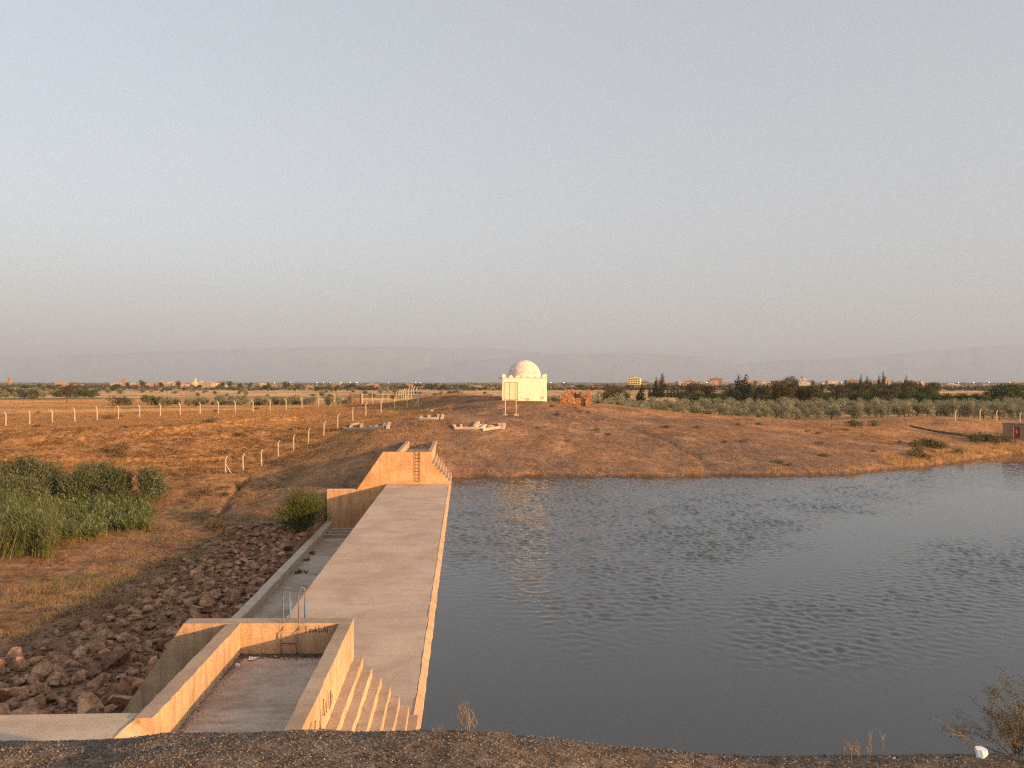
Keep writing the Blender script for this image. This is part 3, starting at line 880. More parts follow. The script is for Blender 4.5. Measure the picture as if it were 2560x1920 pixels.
def plant(proto, loc, scale=1.0, rz=None, label=None, cat='tree', group=None, sz=None, mat=None):
    name, crown, trunk = proto
    e = empty(name, loc, label, cat, group, random.uniform(0,6.28) if rz is None else rz)
    e.scale = (scale, scale, scale if sz is None else sz)
    link('crown', crown, None, e); link('trunk', trunk, None, e)
    return e
def lobes_round(seed, h, w, n=9, base=.3):
    r = random.Random(seed); L = []
    for k in range(n):
        a = r.uniform(0, 6.28); q = math.sqrt(r.random())*.62*w/2
        z = h*(base + (1-base)*r.uniform(.15,.80)); s = r.uniform(.42,.68)*w/2
        L.append((q*math.cos(a), q*math.sin(a), z, s, s, s*r.uniform(.7,1.0)))
    return L
def lobes_cone(seed, h, w, n=11, base=.08):
    r = random.Random(seed); L = []
    for k in range(n):
        f = (k+.5)/n; z = h*(base+(1-base)*f)
        s = w/2*(1-f)**.75*r.uniform(.75,1.1)+.08*w/2
        L.append((r.uniform(-.12,.12)*w, r.uniform(-.12,.12)*w, z, s, s, h/n*.9))
    return L

OL = [tree_proto('olive_tree', 100+k, lobes_round(100+k, 4.0, 3.9, 9, .12), 1500, .34, .14, M['olive'],
      [(0,0,-.2),(.08,0,.5),(.0,.1,1.1)], [.24,.18,.14], 4, .4, .5, 60, .9) for k in range(5)]
SH = [tree_proto('shrub', 130+k, lobes_round(130+k, 2.2, 3.2, 7, .0), 700, .34, .14, M['scrub'],
      [(0,0,-.2),(0,0,.5)], [.12,.06], 3, .2) for k in range(4)]
DSH = [tree_proto('dry_shrub', 140+k, lobes_round(140+k, 1.0, 1.9, 6, .0), 420, .26, .06, M['dryscrub'],
      [(0,0,-.1),(0,0,.25)], [.06,.03], 3, .5) for k in range(3)]
LSH = [tree_proto('low_shrub', 150+k, lobes_round(150+k, .8, 1.8, 6, .0), 420, .22, .07, M['scrub'],
      [(0,0,-.1),(0,0,.2)], [.06,.03], 3, .3) for k in range(3)]
DK = [tree_proto('orchard_tree', 160+k, lobes_round(160+k, 4.6, 5.2, 10, .02), 1500, .42, .22, M['dark'],
      [(0,0,-.2),(0,0,1.2)], [.25,.2], 3) for k in range(4)]
CN = [tree_proto('cypress_tree', 170+k, lobes_cone(170+k, 10, 3.0+.4*k, 13), 1500, .55, .2, M['conifer'],
      [(0,0,-.2),(0,0,5),(0,0,9.6)], [.22,.14,.04], 4, .5) for k in range(3)]
BR = [tree_proto('dusty_tree', 180+k, lobes_round(180+k, 8, 7.0, 11, .12), 2200, .5, .22, M['brown_tree'],
      [(0,0,-.2),(.1,0,1.4),(0,.1,2.4)], [.3,.24,.2], 4) for k in range(3)]
# ------------------------------------------------------------------ left bank: willows, reeds, tamarisk
def willow(u, vtop, D, w, seed, label, vbase=None):
    x = (u-1280)/F*D; z = Hs(x, D); h = CAMZ-(vtop-HY)/F*D - z
    lb = lobes_round(seed, h, w, 15, .12)
    pr = tree_proto('willow_tree', seed, lb, 7000, .32, .08, M['willow'], [(0,0,-.3),(.1,0,h*.25),(-.05,.1,h*.42)], [.12,.10,.08], 5, .9, .35, 260, 1.0)
    return plant(pr, (x, D, z), 1, 0, label, 'tree', 'willows by the stream bed')
willow(383,1168,79,2.7,201,'rounded grey-green willow standing alone at the right end of the thicket')
willow(292,1172,79,3.1,202,'grey-green willow second from the right end of the thicket, above the reeds')
willow(200,1172,78.5,3.5,203,'grey-green willow in the middle of the thicket, above the reeds')
willow(240,1168,84,4.0,204,'half-hidden willow behind the middle of the thicket')
willow(110,1158,82,4.6,205,'tall grey-green willow at the back left of the thicket')
willow(55,1150,83,4.6,206,'tallest grey-green willow at the back, near the left picture edge')
willow(-10,1165,80,5.0,207,'grey-green willow cut by the left picture edge')
willow(60,1190,76,4.4,208,'bushy willow in front of the tall ones at the left edge')

def reeds(u0, u1, v0, v1, hmin, hmax, n, seed, label):
    r = np.random.default_rng(seed)
    us = r.uniform(u0, u1, n); vs = r.uniform(v0, v1, n); vs = vs + 9*fbm(us/40, us*0+seed, 7, 3); us = us + r.normal(0, 9, n)
    D = (CAMZ+3.8)*F/(vs-HY); x = (us-1280)/F*D; z = H(x, D)
    h = r.uniform(hmin, hmax, n)*(1+.55*fbm(x/1.3, D/2.5, seed, 3))*np.where(r.random(n) < .06, 1.4, 1.0); base = np.c_[x, D, z]
    lean = np.c_[r.normal(.12,.16,n), r.normal(0,.12,n), np.ones(n)]; lean /= np.linalg.norm(lean,axis=1)[:,None]
    tip = base + lean*h[:,None]
    wv = np.c_[r.normal(size=n), r.normal(size=n)*.4, np.zeros(n)]; wv /= np.linalg.norm(wv,axis=1)[:,None]+1e-6
    # stems
    sw = .018
    V1 = np.stack([base-wv*sw, base+wv*sw, tip+wv*.004, tip-wv*.004], 1).reshape(-1,3)
    # arching leaves up the stem
    k = 5; f = r.uniform(.25,1.0,(n,k)); P0 = base[:,None]+(tip-base)[:,None]*f[:,:,None]
    ang = r.uniform(0,6.28,(n,k)); dv = np.stack([np.cos(ang)+.25, np.sin(ang)*.7, r.uniform(.35,1.1,(n,k))], 2); dv /= np.linalg.norm(dv,axis=2)[:,:,None]
    Ll = r.uniform(.45,1.0,(n,k))[:,:,None]; P1 = P0+dv*Ll*.55; P2 = P1+(dv+np.array([0,0,-.75]))*Ll*.5
    side = np.cross(dv, np.array([0,0,1.])); side /= np.linalg.norm(side,axis=2)[:,:,None]+1e-6; ws = side*.032
    V2 = np.stack([P0-ws*.6, P0+ws*.6, P1+ws, P1-ws], 2).reshape(-1,3)
    V3 = np.stack([P1-ws, P1+ws, P2+ws*.1, P2-ws*.1], 2).reshape(-1,3)
    V = np.concatenate([V1,V2,V3]); Q = np.arange(len(V)).reshape(-1,4)
    o = link('reeds', npmesh('reeds', V, Q), M['reed']); tag(o, label, 'reeds', kind='stuff'); return o
reeds(-60,125,1305,1388,1.7,3.2,2000,301,'tall bright green reeds massed at the left picture edge')
reeds(105,250,1282,1352,.6,1.5,1500,302,'green reeds in the middle of the thicket')
reeds(240,372,1284,1332,.5,1.25,1300,303,'lower green reeds at the right end of the thicket')

# tamarisk beside the far wing wall
def tamarisk():
    D = 64.5; x = (757-1280)/F*D; z = Hs(x, D); r = np.random.default_rng(41); rr = random.Random(41)
    e = empty('tamarisk_bush', (x, D, z), 'feathery olive-green bush growing beside the far end of the channel wall', 'bush')
    mb = MB(); C = []; dr = []
    for k in range(80):
        a = rr.uniform(0,6.28); sp_ = rr.uniform(.2,1.0)
        tip = Vector((math.cos(a)*2.15*sp_, math.sin(a)*1.7*sp_, 4.0*(1-.62*sp_**2.2)*rr.uniform(.72,1.0)))
        p0 = Vector((rr.uniform(-.12,.12), rr.uniform(-.12,.12), 0)); p1 = p0.lerp(tip,.45)+Vector((0,0,.30)); 
        mb.tube([p0,p1,tip], [.045,.025,.006], 5)
        for j in range(120):
            f = rr.uniform(.28,1.0); q = (p0.lerp(p1, f/.5) if f < .5 else p1.lerp(tip,(f-.5)/.5))
            C.append(q+Vector((rr.gauss(0,.26), rr.gauss(0,.26), rr.gauss(0,.2)))); dr.append((tip-p1).normalized()+Vector((0,0,.5)))
    V, Q = leaves(np.array(C), .34, .030, r, 0, np.array(dr))
    m = npmesh('crown', V, Q); link('crown', m, M['tamarisk'], e)
    mb.build('stems', M['bark'], e)
    e.scale = (1.22, 1.22, 1.0)
tamarisk()

# dry grass: uncountable tufts over the valley floor and banks
def tufts(pts, h, n_blade, name, mat, label, seed, wid=.012, spread=.14):
    r = np.random.default_rng(seed); n = len(pts); k = n_blade
    P = pts[:,None,:]+np.concatenate([r.normal(0,spread,(n,k,2)), np.zeros((n,k,1))],2)
    hh = (h*r.uniform(.5,1.2,(n,1))*r.uniform(.6,1.1,(n,k)))[:,:,None]
    d = np.concatenate([r.normal(0,.42,(n,k,2)), np.ones((n,k,1))],2)
    T = P+d*hh; a = r.uniform(0,6.28,(n,k)); w = np.stack([np.cos(a),np.sin(a)*.5,np.zeros((n,k))],2)*wid
    V = np.stack([P-w, P+w, T], 2).reshape(-1,3); Fc = np.arange(len(V)).reshape(-1,3)
    o = link(name, npmesh(name, V, Fc), mat); tag(o, label, 'grass', kind='stuff'); return o
def scatter_ground(n, x0, x1, y0, y1, seed, cond):
    r = np.random.default_rng(seed); x = r.uniform(x0,x1,n); y = r.uniform(y0,y1,n); z = H(x,y)
    b, a = dam_inv(x, y)
    ok = cond(x,y,z) & ~((b > -11.8) & (b < .4) & (a > -30) & (a < LEN+1)) & ~((b > -5.2) & (b < .4) & (a < LEN+14) & (a > 0))
    return np.c_[x,y,z][ok]
clump = lambda x, y, s, t0: fbm(x/3.0, y/2.0, s, 3) > t0
pts = scatter_ground(18000, -55,-14, 34,80, 51, lambda x,y,z: (clump(x,y,61,.12)) & (x < wallx(y)-5.5))
tufts(pts, .40, 8, 'dry_grass', M['straw'], 'straw-coloured dry grass on the valley floor left of the boulders', 52)
pts = scatter_ground(7000, -50,-14, 36,80, 53, lambda x,y,z: (clump(x,y,67,.24)) & (x < wallx(y)-5))
tufts(pts, .26, 12, 'green_weeds', M['reed'], 'low green weeds in patches on the valley floor', 54, .016)
pts = scatter_ground(9000, -70,-10, 80,112, 55, lambda x,y,z: clump(x,y,71,-.15))
tufts(pts, .24, 7, 'dry_grass', M['fieldstraw'], 'short dry grass covering the earth bank below the fence', 56, .012)
pts = scatter_ground(42000, -8,75, 77,120, 57, lambda x,y,z: (z > -.2) & (z < .42) & clump(x*1.3,y*1.3,73,.10))
tufts(pts, .36, 10, 'shore_grass', M['gold'], 'golden dry grass fringing the far waterline', 58, .014)
pts = scatter_ground(9000, 40,75, 85,112, 59, lambda x,y,z: (z > -.2) & (z < .75) & clump(x*1.4,y*1.4,77,.08))
tufts(pts, .62, 11, 'tall_shore_grass', M['gold'], 'tall pale dry grass by the water below the adobe hut', 60, .018)
pts = scatter_ground(30000, -80,-8, 84,135, 155, lambda x,y,z: (z > -1.2) & clump(x,y,171,-.35))
tufts(pts, .26, 6, 'field_grass', M['fieldstraw'], 'dry golden grass of the field around the left fence', 156, .020)
pts = scatter_ground(46000, -190,70, 136,300, 157, lambda x,y,z: (np.abs(x) < y*.72) & (x < 20+.1*y) & clump(x*.3,y*.5,173,-.25))
tufts(pts, .36, 5, 'field_grass', M['fieldstraw'], 'dry golden grass of the plain beyond the fence', 158, .045, .3)
pts = scatter_ground(9000, -75,-22, 88,107, 161, lambda x,y,z: clump(x*2.2,y*2.2,181,.02))
tufts(pts, .22, 12, 'dark_tufts', M['darktuft'], 'dark withered tufts speckling the earth bank', 162, .020, .12)
pts = scatter_ground(5000, -12,70, 82,122, 163, lambda x,y,z: (z > .4) & clump(x*1.4,y*2.2,183,.16))
tufts(pts, .13, 12, 'dark_tufts', M['darktuft'], 'dark withered tufts speckling the far mound', 164, .018, .16)
pts = scatter_ground(5000, -50,-14, 40,86, 165, lambda x,y,z: (x < wallx(y)-5) & clump(x*1.6,y*1.6,187,.08))
tufts(pts, .26, 14, 'dark_tufts', M['darktuft'], 'dark withered scrub on the valley floor', 166, .016, .16)
pts = scatter_ground(7000, -12,75, 82,125, 63, lambda x,y,z: (z > .6) & clump(x,y,79,.12))
tufts(pts, .14, 7, 'dry_grass', M['fieldstraw'], 'sparse short dry grass on the far mound', 64, .012)

# ------------------------------------------------------------------ fences
PM = None
def post_mesh():
    mb = MB()
    mb.add([(-.055,-.055,-.25),(.055,-.055,-.25),(.055,.055,-.25),(-.055,.055,-.25),
            (-.055,-.055,1.62),(.055,-.055,1.62),(.055,.055,1.62),(-.055,.055,1.62),
            (.06,-.045,1.83),(.15,-.045,1.79),(.15,.045,1.79),(.06,.045,1.83),
            (.19,-.04,2.02),(.26,-.04,1.98),(.26,.04,1.98),(.19,.04,2.02)],
           [(0,3,2,1)]+[(i,(i+1)%4,(i+1)%4+4,i+4) for i in range(4)]+[(i+4,(i+1)%4+4,(i+1)%4+8,i+8) for i in range(4)]+[(i+8,(i+1)%4+8,(i+1)%4+12,i+12) for i in range(4)]+[(12,13,14,15)])
    me = npmesh('post', np.array(mb.v), mb.f); me.materials.append(M['post']); return me
PM = post_mesh()
def fence(name, label, bases, flips=None, braces=(), heights=None, tilt=None, wires=True):
    e = empty(name, bases[0], label, 'fence')
    off = Vector(bases[0])
    tops = []
    for i, p in enumerate(bases):
        o = link('post', PM, None, e); o.location = Vector(p)-off
        s = 1.0 if heights is None else heights[i]
        o.scale = (1, 1, s)
        fl = 0 if flips is None else flips[i]
        o.rotation_euler = (random.uniform(-.025,.025), (tilt or {}).get(i, random.uniform(-.03,.03)), math.pi if fl else 0)
        tops.append(Vector(p)-off+Vector((0,0,1.5*s)))
        for bi, dx in braces:
            if bi == i:
                mb = MB(); mb.tube([Vector(p)-off+Vector((0,-.06,1.1)), Vector(p)-off+Vector((dx,-.1,-.1))], .05, 4)
                mb.build('brace', M['post'], e)
    if wires:
        for hz in (0.0, -.75):
            mb = MB()
            for p, q_ in zip(tops[:-1], tops[1:]):
                m_ = (p+q_)/2-Vector((0,0,.06-hz)); mb.tube([p+Vector((0,0,hz)), m_, q_+Vector((0,0,hz))], .006, 3, False)
            mb.build('wire', M['rust'], e)
    return e
def bases_from(pxs, D0, D1): return [hit(u, v, D0, D1) for u, v in pxs]
LF = [(14.5,1065),(74,1061),(131,1059),(187,1053.6),(243,1051),(296,1048.7),(349,1046),(401,1044),(451,1042),(500,1037.5),(546,1036),(589,1033.5),(633,1032),(675.6,1030),(715.5,1028.5),(755,1024),(796.5,1020),(837,1016.5)]
def at_D(pxs, Ds):
    r = []
    for (u, v), D in zip(pxs, Ds):
        x = (u-1280)/F*D; r.append(Vector((x, D, Hs(x, D))))
    return r
LD = np.interp([p[0] for p in LF], [14,187,349,500,633,796,888], [110,113,117,121,124,128,132])
fence('post_fence', 'long row of pale concrete posts along the field on the left', at_D(LF, LD), flips=[1]*18, braces=((17,-.9),))
NF = [(563.6,1182),(608,1179.4),(654,1166),(696,1150.5),(734,1129),(771,1110),(809.5,1090),(844,1071.5),(882.5,1055),(915,1041),(953,1030.5),(987,1023),(1018,1022),(1046,1021)]
ND = np.interp([p[0] for p in NF], [563,654,734,809,882,915,987,1046], [89,92,96,101,108,113,115,115])
fence('post_fence', 'row of hooked concrete posts climbing from the stream bed up the slope', at_D(NF, ND), braces=((0,.75),(13,-.7)))
CF = [(933,1012),(957,1012),(970,1012.5),(990,1011.5),(997,1011),(1003,1011),(1008,1011),(1014,1011),(1022,1010.5),(1028,1010.5),(1034,1010.5),(1041,1010)]
CD = [132,131,131,127,126,125,124,123,122,121,120,119]
fence('post_fence', 'bunch of closely seen hooked posts at the fence corner left of the tomb', at_D(CF, CD), tilt={0:-.14}, heights=[.95,.95,.8,1,1,1,1,1,1.08,1.08,1.12,1.05])
RF = [(2388,1058),(2450,1056),(2492,1057),(2550,1055),(2620,1056)]
fence('post_fence', 'few thin posts on the red cut bank above the adobe hut', at_D(RF, [127,127,128,128,129]), heights=[.9,1,.95,.95,1])
# rusty gate
g0 = at_D([(875,1011.5)], [132])[0]; g1 = at_D([(902,1011)], [132])[0]
e = empty('rusty_gate', g0, 'dark rusty double gate between posts in the far fence', 'gate'); w = g1.x-g0.x
for (x0, x1) in ((-.06,.06),(w-.06,w+.06)):
    mb = MB(); mb.box(x0,x1,-.06,.06,-.3,2.0); mb.build('gate_post', M['rust'], e)
for k in range(2):
    x0 = .08+k*(w/2-.02); x1 = x0+w/2-.12
    mb = MB()
    for zz in (.12,.95,1.85): mb.box(x0,x1,-.03,.03,zz,zz+.07)
    mb.box(x0,x0+.06,-.028,.028,.12,1.92); mb.box(x1-.06,x1,-.028,.028,.12,1.92)
    lf = mb.build('gate_leaf', M['rust'], e)
    for j in range(6):
        xx = x0+.1+(x1-x0-.2)*j/5; mb = MB(); mb.box(xx-.014,xx+.014,-.02,.02,.15,1.88); mb.build('bar', M['rust'], lf)
gp = at_D([(905,1010.5)], [132])[0]
o = MB().box(-.09,.09,-.09,.09,-.3,1.98).build('gate_pillar', M['post'], None, bevel=.01); o.location = gp; tag(o, 'pale square pillar standing right of the rusty gate', 'pillar')

# ------------------------------------------------------------------ the white domed tomb
def tomb():
    D = 103.0; x0 = (1256-1280)/F*D; x1 = (1367-1280)/F*D; w = x1-x0; cx = (x0+x1)/2
    z0 = CAMZ-(1004-HY)/F*D; zt = CAMZ-(945-HY)/F*D; h = zt-z0
    e = empty('domed_tomb', (cx, D, z0), 'white domed tomb with stepped parapet on the far mound', 'tomb')
    hw = w/2
    mb = MB(); mb.box(-hw,hw,0,w,-.8,h); mb.build('wall', M['white'], e, bevel=.05)
    mb = MB(); mb.box(-hw-.035,hw+.035,-.035,w+.035,h-.02,h+.05); mb.build('cornice', M['plaster_patch'], e)
    # merlons: stepped corners and small stepped teeth
    def merlon(cxm, cym, wd, ht, along):
        mb = MB(); t_ = .2
        for k, (f, z0_, z1_) in enumerate(((1,0,.45),(.62,.448,.75),(.3,.748,1.0))):
            a = wd*f/2
            if along == 'x': mb.box(cxm-a,cxm+a,cym-t_/2+.002*k,cym+t_/2-.002*k,h+.052+ht*z0_,h+.052+ht*z1_)
            else: mb.box(cxm-t_/2+.002*k,cxm+t_/2-.002*k,cym-a,cym+a,h+.052+ht*z0_,h+.052+ht*z1_)
        return mb.build('merlon', M['white'], e)
    n = 7
    for k in range(1, n-1):
        c = -hw+.25+(w-.5)*k/(n-1)
        for yy_ in (.12, w-.12): merlon(c, yy_, .60, .32, 'x')
        for xx_ in (-hw+.12, hw-.12): merlon(xx_, .25+(w-.5)*k/(n-1), .60, .32, 'y')
    for sx_ in (-1, 1):
        for yc in (.22, w-.22):
            mb = MB(); c = sx_*(hw-.22)
            mb.box(c-.22,c+.22,yc-.22,yc+.22,h+.052,h+.40); mb.box(c-.15+.07*sx_,c+.15+.05*sx_,yc-.15,yc+.15,h+.398,h+.52); mb.build('corner_merlon', M['white'], e)
    # dome
    R = 2.32; hd = 2.42; seg = 48; V = []; Fc = []
    prof = []
    for k in range(17):
        f = k/16*math.pi/2; prof.append((R*math.cos(f)**.92 if k < 16 else 0.0, hd*math.sin(f)**1.02))
    rr = random.Random(2)
    for r_, z_ in prof[:-1]:
        for s_ in range(seg):
            a = 2*math.pi*s_/seg; jit = 1+rr.uniform(-.004,.004); V.append((r_*jit*math.cos(a), w/2+r_*jit*math.sin(a), h+.05+z_))
    V.append((0,w/2,h+.05+hd)); top = len(V)-1
    for k in range(15):
        for s_ in range(seg): Fc.append((k*seg+s_, k*seg+(s_+1)%seg, (k+1)*seg+(s_+1)%seg, (k+1)*seg+s_))
    for s_ in range(seg): Fc.append((15*seg+s_, 15*seg+(s_+1)%seg, top))
    link('dome', npmesh('dome', np.array(V), Fc, True), M['dome'], e)
    mb = MB(); mb.box(-hw-.55,-hw-.01,.25,.42,h-.03,h+.07); mb.build('rain_spout', M['bark'], e)
    # patches where the lime has come away
    rr = random.Random(9)
    for (u, v, rx, rz) in ((1318,998,.36,.22),(1356,995,.30,.22),(1302,993,.09,.10),(1306,996,.10,.09),(1299,980,.05,.08)):
        xx = (u-1280)/F*D-cx; zz = CAMZ-(v-HY)/F*D-z0; m_ = 14
        P = [(xx+rx*math.cos(6.28*k/m_)*rr.uniform(.75,1.1), -.012, zz+rz*math.sin(6.28*k/m_)*rr.uniform(.75,1.1)) for k in range(m_)]
        mb = MB(); mb.add(P+[(p_[0],.02,p_[2]) for p_ in P], [tuple(range(m_)), ]+[(k,(k+1)%m_,(k+1)%m_+m_,k+m_) for k in range(m_)]); mb.build('bare_patch', M['plaster_patch'], e)
tomb()
# signboard
def signboard():
    D = 97.0; u0, u1 = 1255, 1294.5; x0 = (u0-1280)/F*D; x1 = (u1-1280)/F*D; xm = (x0+x1)/2
    zb = Hs(xm, D); e = empty('signboard', (xm, D, zb), 'tall blank cream signboard on two posts in front of the tomb', 'signboard')
    zt = CAMZ-(957-HY)/F*D-zb; zl = CAMZ-(999-HY)/F*D-zb; w = x1-x0
    xs = [-w/2, (1260.5-1280)/F*D-xm, (1274.5-1280)/F*D-xm, (1288-1280)/F*D-xm, w/2]
    for k in range(4):
        mb = MB(); mb.box(xs[k]+.012, xs[k+1]-.012, -.03, .0, zl+.02, zt-.02); mb.build('panel', M['sign'], e)
    for k in range(1, 4):
        mb = MB(); mb.box(xs[k]-.02, xs[k]+.02, -.05, -.032, zl-.02, zt+.02); mb.build('frame_bar', M['rust'], e)
    mb = MB(); mb.box(xs[1]-.03, w/2, -.052, -.034, zt-.01, zt+.05); mb.box(xs[1]-.03, w/2, -.052, -.034, zl-.05, zl+.01)
    mb.box(w/2-.045, w/2, -.048, -.033, zl, zt); mb.build('frame', M['rust'], e)
    for u in (1263, 1290):
        xx = (u-1280)/F*D-xm; mb = MB(); mb.tube([(xx,.05,-.4),(xx,.05,zl+.1),(xx,.05,zt-.1)], .048, 8); mb.build('post', M['pole_yellow'], e)
        mb = MB(); mb.box(xx-.3,xx+.3,-.2,.3,-.3,.06); mb.build('footing', M['apron'], e, bevel=.04)
signboard()
# ruined stone wall
def ruin():
    D = 108.0; xm = (1437-1280)/F*D; zb = Hs(xm, D)
    e = empty('stone_ruin', (xm, D, zb), 'broken reddish stone ruin with a dark gap right of the tomb', 'ruin')
    rr = random.Random(77)
    def masonry(name, x0, x1, y0, y1, top, hole=None):
        mb = MB(); z = -.3
        while z < 3:
            x = x0
            while x < x1:
                L = rr.uniform(.18,.42); hgt = rr.uniform(.14,.22)
                f = (x-x0)/(x1-x0); tz = np.interp(f, [p_[0] for p_ in top], [p_[1] for p_ in top])+rr.uniform(-.14,.10)
                cxx, czz = x+L/2, z+hgt/2
                if z < tz and not (hole and ((cxx-hole[0])/hole[2])**2+((czz-hole[1])/hole[3])**2 < 1):
                    yj = rr.uniform(-.07,.07); g = .012
                    n0 = len(mb.v); mb.box(x+g,x+L-g,y0+yj,y1+yj,z+g,z+.2-g)
                    for q_ in range(n0, len(mb.v)):
                        vx, vy, vz = mb.v[q_]; mb.v[q_] = (vx+rr.uniform(-.04,.04), vy+rr.uniform(-.04,.04), vz+rr.uniform(-.04,.04))
                x += L
            z += .19
        o = mb.build(name, M['stone_red'], e, bevel=.02); return o
    masonry('front_wall', -2.1, -.25, -.2, .35, [(0,1.2),(.2,1.5),(.6,2.0),(1,2.15)])
    masonry('back_wall', -1.2, 1.4, 1.4, 1.9, [(0,2.0),(.4,2.05),(.6,1.6),(.8,2.0),(1,.9)], (-.55,.75,.38,.42))
    masonry('corner_pillar', 1.45, 2.15, -.2, .5, [(0,1.7),(.5,1.95),(1,1.9)])
    masonry('fallen_wall', -.2, 1.4, .2, .8, [(0,.75),(.5,.95),(1,.7)])
    masonry('left_stub', -2.15, -1.75, .4, 1.8, [(0,1.0),(1,1.5)])
ruin()

# words laid out on the slope in limewashed blocks
def word(name, label, strokes, D0, D1, wid=.42, hgt=.26):
    c = hit(840+.1989*np.mean([q_[0] for s_ in strokes for q_ in s_]), 1020+.199*np.mean([q_[1] for s_ in strokes for q_ in s_]), D0, D1)
    e = empty(name, c, label, 'lettering')
    for s_ in strokes:
        P = [hit(840+.1989*q_[0], 1020+.199*q_[1], D0, D1) for q_ in s_]
        # resample
        R = []
        for p_, q_ in zip(P[:-1], P[1:]):
            n = max(1, int((q_-p_).length/.5)); R += [p_.lerp(q_, k/n) for k in range(n)]
        R.append(P[-1])
        mb = MB(); n = len(R)
        for i, p_ in enumerate(R):
            d = R[min(i+1,n-1)]-R[max(i-1,0)]; d.z = 0; d = d.normalized() if d.length > 1e-6 else Vector((1,0,0)); s2 = Vector((-d.y,d.x,0))*wid/2
            z = Hs(p_.x, p_.y); j = random.uniform(-.03,.03)
            for q2, zz in ((p_-s2,-.25),(p_+s2,-.25),(p_+s2,hgt+j),(p_-s2,hgt+j)): mb.v.append((q2.x, q2.y, z+zz))
        for i in range(n-1):
            for k in range(4): mb.f.append((i*4+k, i*4+(k+1)%4, (i+1)*4+(k+1)%4, (i+1)*4+k))
        mb.f += [(3,2,1,0), tuple((n-1)*4+k for k in range(4))]
        mb.build('letter_stroke', M['letter'], e, off=c, bevel=.04)
word('stone_lettering', 'Arabic word laid in pale blocks on the slope, right of the three', [
    [(2112,212),(2100,270)], [(2055,215),(2060,262),(1960,272),(1840,288)], [(1925,255),(1945,240),(1972,246),(1965,262)],
    [(1700,268),(1820,268),(1878,240),(1840,226),(1780,238),(1730,258)], [(1740,245),(1785,192)],
    [(1700,268),(1600,262),(1500,265),(1484,235)], [(1560,240),(1585,240)]], 82, 104)
word('stone_lettering', 'Arabic word laid in pale blocks on the slope, highest and smallest of the three', [
    [(1342,100),(1330,146)], [(1285,100),(1285,142),(1170,145),(1060,150),(975,140)], [(1170,112),(1165,142)], [(1060,148),(1068,118),(1080,145)], [(1150,46),(1212,46)]], 84, 112, .36)
word('stone_lettering', 'Arabic word laid in pale blocks on the slope, left of the three', [
    [(672,200),(650,268)], [(618,208),(605,258),(520,268)], [(515,240),(440,240),(450,270),(510,272),(515,240)], [(440,268),(340,270)], [(325,215),(318,262)],
    [(340,270),(220,275),(90,265)], [(185,262),(205,222),(290,208)]], 82, 108)

# adobe hut at the right edge
def hut():
    D = 112.0; x0 = (2507-1280)/F*D; zb = Hs(x0+1, D)-.1; e = empty('adobe_hut', (x0, D, zb), 'low flat-roofed adobe hut with a red door at the right edge', 'hut', None, math.radians(-33))
    h = CAMZ-(1059-HY)/F*D-zb; d0 = 1.37; d1 = 2.06; zd = CAMZ-(1095-HY)/F*D-zb; zdt = CAMZ-(1068-HY)/F*D-zb; W = 5.2
    mb = MB(); mb.box(0,d0-.12,0,.3,-.5,h); mb.box(d1+.0,W,0,.3,-.5,h); mb.box(d0-.121,d1+.001,.001,.3,zdt+.1,h-.001); mb.box(d0-.121,d1+.001,.001,.3,-.5,zd)
    mb.box(0,.3,.301,4.5,-.5,h-.001); mb.box(W-.3,W,.301,4.5,-.5,h-.001); mb.box(.301,W-.301,4.2,4.5,-.5,h-.002); mb.build('wall', M['adobe'], e)
    mb = MB(); mb.box(-.05,W+.05,-.05,4.55,h+.001,h+.12); mb.build('roof', M['adobe'], e, bevel=.03)
    mb = MB(); mb.box(d0-.115,d0-.005,-.03,.2,zd,zdt+.1); mb.build('door_frame', M['apron'], e)
    dr = MB().box(d0,d1-.02,.08,.14,zd+.02,zdt+.08).build('door', M['reddoor'], e)
    mb = MB(); mb.box((d0+d1)/2-.1,(d0+d1)/2+.08,.065,.078,zd+.75,zd+1.2); mb.build('faded_notice', M['apron'], dr)
hut()
P = [(2275,1066),(2330,1078),(2400,1089),(2445,1098)]
W_ = [hit(u, v, 100, 130) for u, v in P]
mb = MB(); mb.tube([p_+Vector((0,0,.10)) for p_ in W_], .13, 7); o = mb.build('ditch_shadow_tube', M['bark'], None, smooth=True); tag(o, 'dark tube standing in for the ditch shadow along the gravel path to the hut', 'ditch_shadow')  # dark tube put in for the shadow line of the ditch edge

# ------------------------------------------------------------------ shrubs of the far bank and plain
for u, v, s in ((1380,1018,.8),(1395,1040,.9),(1345,1072,.6),(1440,1022,.7),(1450,1030,.9),(1470,1033,.7),(1490,1078,1.0),(1520,1090,.9),(1420,1105,.7),(1665,1070,1.0),(1745,1072,1.3),(1845,1064,.9),(1860,1106,1.1),(1812,1108,.8),(1900,1063,1.1),(1950,1160,1.0),(1975,1164,.9),(2045,1085,1.0),(2050,1112,1.1),(2062,1142,1.1),(2020,1080,.9),(2118,1076,.9),(2180,1130,.9),(2250,1108,.9)):
    p_ = hit(u, v, 78, 125); plant(random.choice(LSH+DSH), p_, s*random.uniform(.5,.75), None, 'small dusty low shrub on the bare slope of the far bank', 'shrub', 'low shrubs dotting the far bank', sz=s*.38)
for u, v, s in ((2288,1118,1.3),(2305,1114,1.5),(2335,1118,1.6),(2350,1122,1.3),(2295,1132,1.2),(2310,1150,1.3),(2392,1137,1.1),(2440,1106,1.6),(2465,1104,1.8),(2490,1106,1.6),(2520,1106,1.4),(2285,1140,1.0)):
    p_ = hit(u, v, 80, 125); plant(random.choice(LSH), p_, s*.9, None, 'low green shrub by the water near the adobe hut', 'shrub', 'green shrubs near the hut', sz=s*.75)
